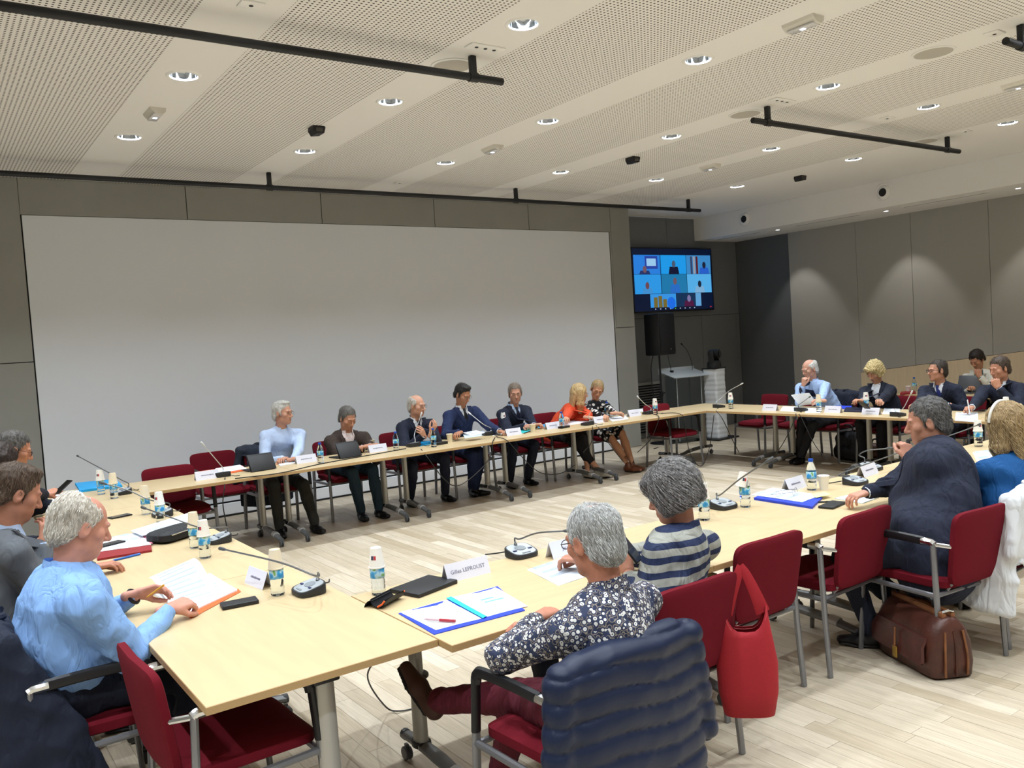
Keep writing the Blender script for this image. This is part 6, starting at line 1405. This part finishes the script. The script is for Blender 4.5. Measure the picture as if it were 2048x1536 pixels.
cable('black loudspeaker cable hanging down beside the stand', [(9.70, 9.75, 1.45), (9.66, 9.78, 1.2), (9.67, 9.76, .7), (9.70, 9.7, .3), (9.62, 9.55, .012), (9.2, 9.35, .006)], .008)
# acrylic lectern
m_acr = mat('clear acrylic', '#dfe6e8', .06, trans=1, ior=1.12); m_acre = mat('frosted acrylic edge', '#c5ccd0', .4, alpha=.75)
le = thing('lectern', 'clear acrylic lectern with two microphones, by the loudspeaker', 'lectern', (10.16, 9.58, 0), -.12)
MB().box((0, .12, .56), (.50, .012, 1.06)).ob('back_panel', m_acr, le, 0)
for s in (-1, 1): MB().box((s*.25, 0, .55), (.012, .30, 1.04)).ob('side_panel', m_acr, le, 0); MB().tube([(s*.25, -.15, .03), (s*.25, -.15, 1.06)], .006, 6).ob('edge', m_acre, le)
MB().box((0, 0, .012), (.56, .40, .02), b=.004).ob('foot_plate', m_acr, le); MB().box((0, 0, 0), (.74, .42, .014), Matrix.Translation((.02, -.03, 1.10)) @ Matrix.Rotation(R(14), 4, 'X'), b=.003).ob('reading_board', m_acre, le); MB().box((.02, .18, 1.15), (.74, .012, .10), b=.003).ob('board_lip', m_acre, le)
g = MB(); g.tube(arc([(.30, .1, 1.12), (.27, .08, 1.28), (.12, .0, 1.47), (.0, -.04, 1.56)], 6), .005, 6); g.ob('gooseneck', m_plast, le); MB().tube([(.0, -.04, 1.56), (-.035, -.05, 1.585)], .012, 8).ob('mic_head', m_plast, le)
g = MB(); g.tube(arc([(-.16, .1, 1.10), (-.17, .08, 1.2), (-.24, .04, 1.36), (-.26, .02, 1.45)], 6), .005, 6); g.ob('gooseneck', m_plast, le); MB().box((-.16, .07, 1.13), (.05, .05, .06), b=.008).ob('mic_socket', m_plast, le)
# camera on white column
cc = thing('camera_column', 'white wrapped paper column on a black base plate', 'column', (10.62, 9.32, 0), .1)
MB().box((0, 0, .012), (.56, .46, .024), b=.004).ob('base_plate', m_black, cc)
f = MB(); n = 60; rows = []
def pf(u, v):
    z = .024+1.12*v; a = 2*PI*u; k = 1+.012*math.sin(v*90)+.02*math.sin(v*23+2*a)-.02*(abs(v-.68) < .012); e = .28
    return (.135*k*math.copysign(abs(math.cos(a))**e, math.cos(a)), (.13*k)*math.copysign(abs(math.sin(a))**e, math.sin(a)), z)
f.grid(pf, 40, 90, wrap=True); f.ob('paper_wrap', mat('white wrapping paper', '#d9dde2', .7), cc, 180); MB().box((0, 0, 1.15), (.29, .27, .02), b=.004).ob('top_plate', m_black, cc)
pc = thing('conference_camera', 'black swivelling conference camera on the white column', 'camera', (10.62, 9.31, 1.16), .3)
pc.scale = (1.35, 1.35, 1.35)
MB().lathe([(0, 0), (.085, 0), (.088, .02), (.08, .07), (.06, .085), (0, .085)], 28).ob('base', m_plast, pc)
for s in (-1, 1): MB().box((s*.075, 0, .135), (.03, .07, .15), b=.012).ob('yoke_arm', m_plast, pc)
MB().tube([(0, .05, .165), (0, -.07, .165)], .055, 20).ob('camera_head', m_plast, pc); MB().tube([(0, -.07, .165), (0, -.085, .165)], .035, 20).ob('lens', m_gls2, pc)
# radiator grille in the niche
gr = thing('vent_grille', 'grey slatted convector grille low on the niche wall', 'grille', (10.22, NY-.03, .12)); MB().box((0, .012, .40), (.56, .03, .84), b=.003, seg=1).ob('backing', m_seam, gr, 0)
MB().box((0, -.004, .81), (.58, .03, .05), b=.003, seg=1).ob('frame', m_panel, gr, 0)
for k in range(18): MB().box((0, -.006, .02+k*.043), (.54, .022, .018), b=.003, seg=1).ob('slat', m_cleg, gr, 0)
# ================================================================ CABLES
cable('black microphone cable lying along the far row front edge', [at(470, 957, TZ+.005), at(560, 946, TZ+.005), at(640, 928, TZ+.005), at(740, 910, TZ+.005), at(812, 897, TZ+.005)], .0045)
m_gc = mat('grey cable', '#55565a', .5)
def hang(label, *P): cable(label, [at(u, v, z) if len(q) == 3 and z is not None else None for q in P for u, v, z in [q]], .005, m_gc)
def fr(u, v, y): return aty(u, v, y)
cable('cable dropping from the far left microphone to the floor', [at(450, 956, TZ+.01), fr(449, 975, 7.58), fr(446, 1010, 7.6), fr(455, 1060, 7.6), fr(457, 1075, 7.55)], .005)
cable('cable looping under the far row from the bald speaker', [at(842, 898, TZ+.01), fr(855, 915, 7.57), fr(890, 960, 7.6), fr(918, 971, 7.62), fr(960, 940, 7.62), fr(982, 910, 7.6), fr(985, 885, 7.58), at(990, 875, TZ+.01)], .005)
cable('cable looping under the far row from the man in blue suit', [at(992, 873, TZ+.01), fr(1015, 882, 7.57), fr(1045, 915, 7.6), fr(1080, 945, 7.62), fr(1120, 947, 7.63), fr(1150, 930, 7.64)], .005)
cable('cable dropping beside the far mic before the orange-red jacket', [at(1185, 853, TZ+.01), fr(1186, 870, 7.57), fr(1180, 890, 7.6), fr(1166, 905, 7.64)], .005)
cable('cable dropping towards the tan pumps from the far row', [at(1192, 851, TZ+.01), fr(1203, 862, 7.57), fr(1220, 890, 7.6), fr(1245, 922, 7.7)], .005)
cable('cable looping from the microphone by the loudspeaker stand', [at(1312, 829, TZ+.01), fr(1318, 835, 7.57), fr(1312, 855, 7.6), fr(1300, 880, 7.66), fr(1275, 905, 7.8)], .005)
cable('long cable falling off the far right corner of the far row', [at(1322, 827, TZ+.01), at(1350, 826, TZ+.01), at(1366, 832, TZ+.006), fr(1370, 850, 7.58), fr(1378, 900, 7.6), fr(1393, 928, 7.55), fr(1407, 928, 7.5), fr(1420, 890, 7.5), fr(1428, 830, 7.3)], .005)
def rx_(u, v, x): return atx(u, v, x)
cable('cable dropping from the corner microphone to the floor', [at(1432, 821, TZ+.01), rx_(1445, 838, 8.44), rx_(1465, 880, 8.5), rx_(1478, 905, 8.55)], .005)
cable('two-way cable dropping left from the bald man microphone', [at(1592, 827, TZ+.01), rx_(1590, 838, 8.44), rx_(1570, 880, 8.46), rx_(1552, 908, 8.5)], .005)
cable('cable dropping right from the bald man microphone', [at(1598, 828, TZ+.01), rx_(1605, 840, 8.44), rx_(1630, 890, 8.46), rx_(1655, 920, 8.5)], .005)
cable('thin black cable looping on the floor under the near left table', [(1.42, 2.9, .68), at(735, 1350, .35), at(770, 1412, .05), at(800, 1422, .008), at(850, 1412, .008), at(900, 1410, .008), at(930, 1375, .1)], .004)
g = V((1.0, 2.0, 0))
o = thing('cable_strap', 'black strap around the near table leg', 'strap', (nx[0]+.13, 3.035+.11, .42)); MB().tube([(.036*math.cos(2*PI*k/20), .048*math.sin(2*PI*k/20), 0) for k in range(20)], .008, 6, closed=True, flat=1.8).ob('band', m_plast, o)
# wrist watch, hairband, ear piece
w = PE['P1']; d = (w['WR'][-1]-w['EL'][-1]).normalized(); c = w['WR'][-1]-d*.004
MB().tube([c+(d.orthogonal().normalized()*math.cos(a)+d.cross(d.orthogonal().normalized())*math.sin(a))*.031 for a in [2*PI*k/20 for k in range(20)]], .008, 6, closed=True).ob('wrist_watch', m_plast, w['root'])
w = PE['N4']; MB().tube([tuple(w['toL'](np.array([[.101*math.cos(a), .02-.02*math.sin(a), .035+.112*math.sin(a)]]))[0]) for a in [PI*k/20 for k in range(21)]], .009, 8).ob('hairband', mat('white hairband', '#e8e4da', .6), w['root'])
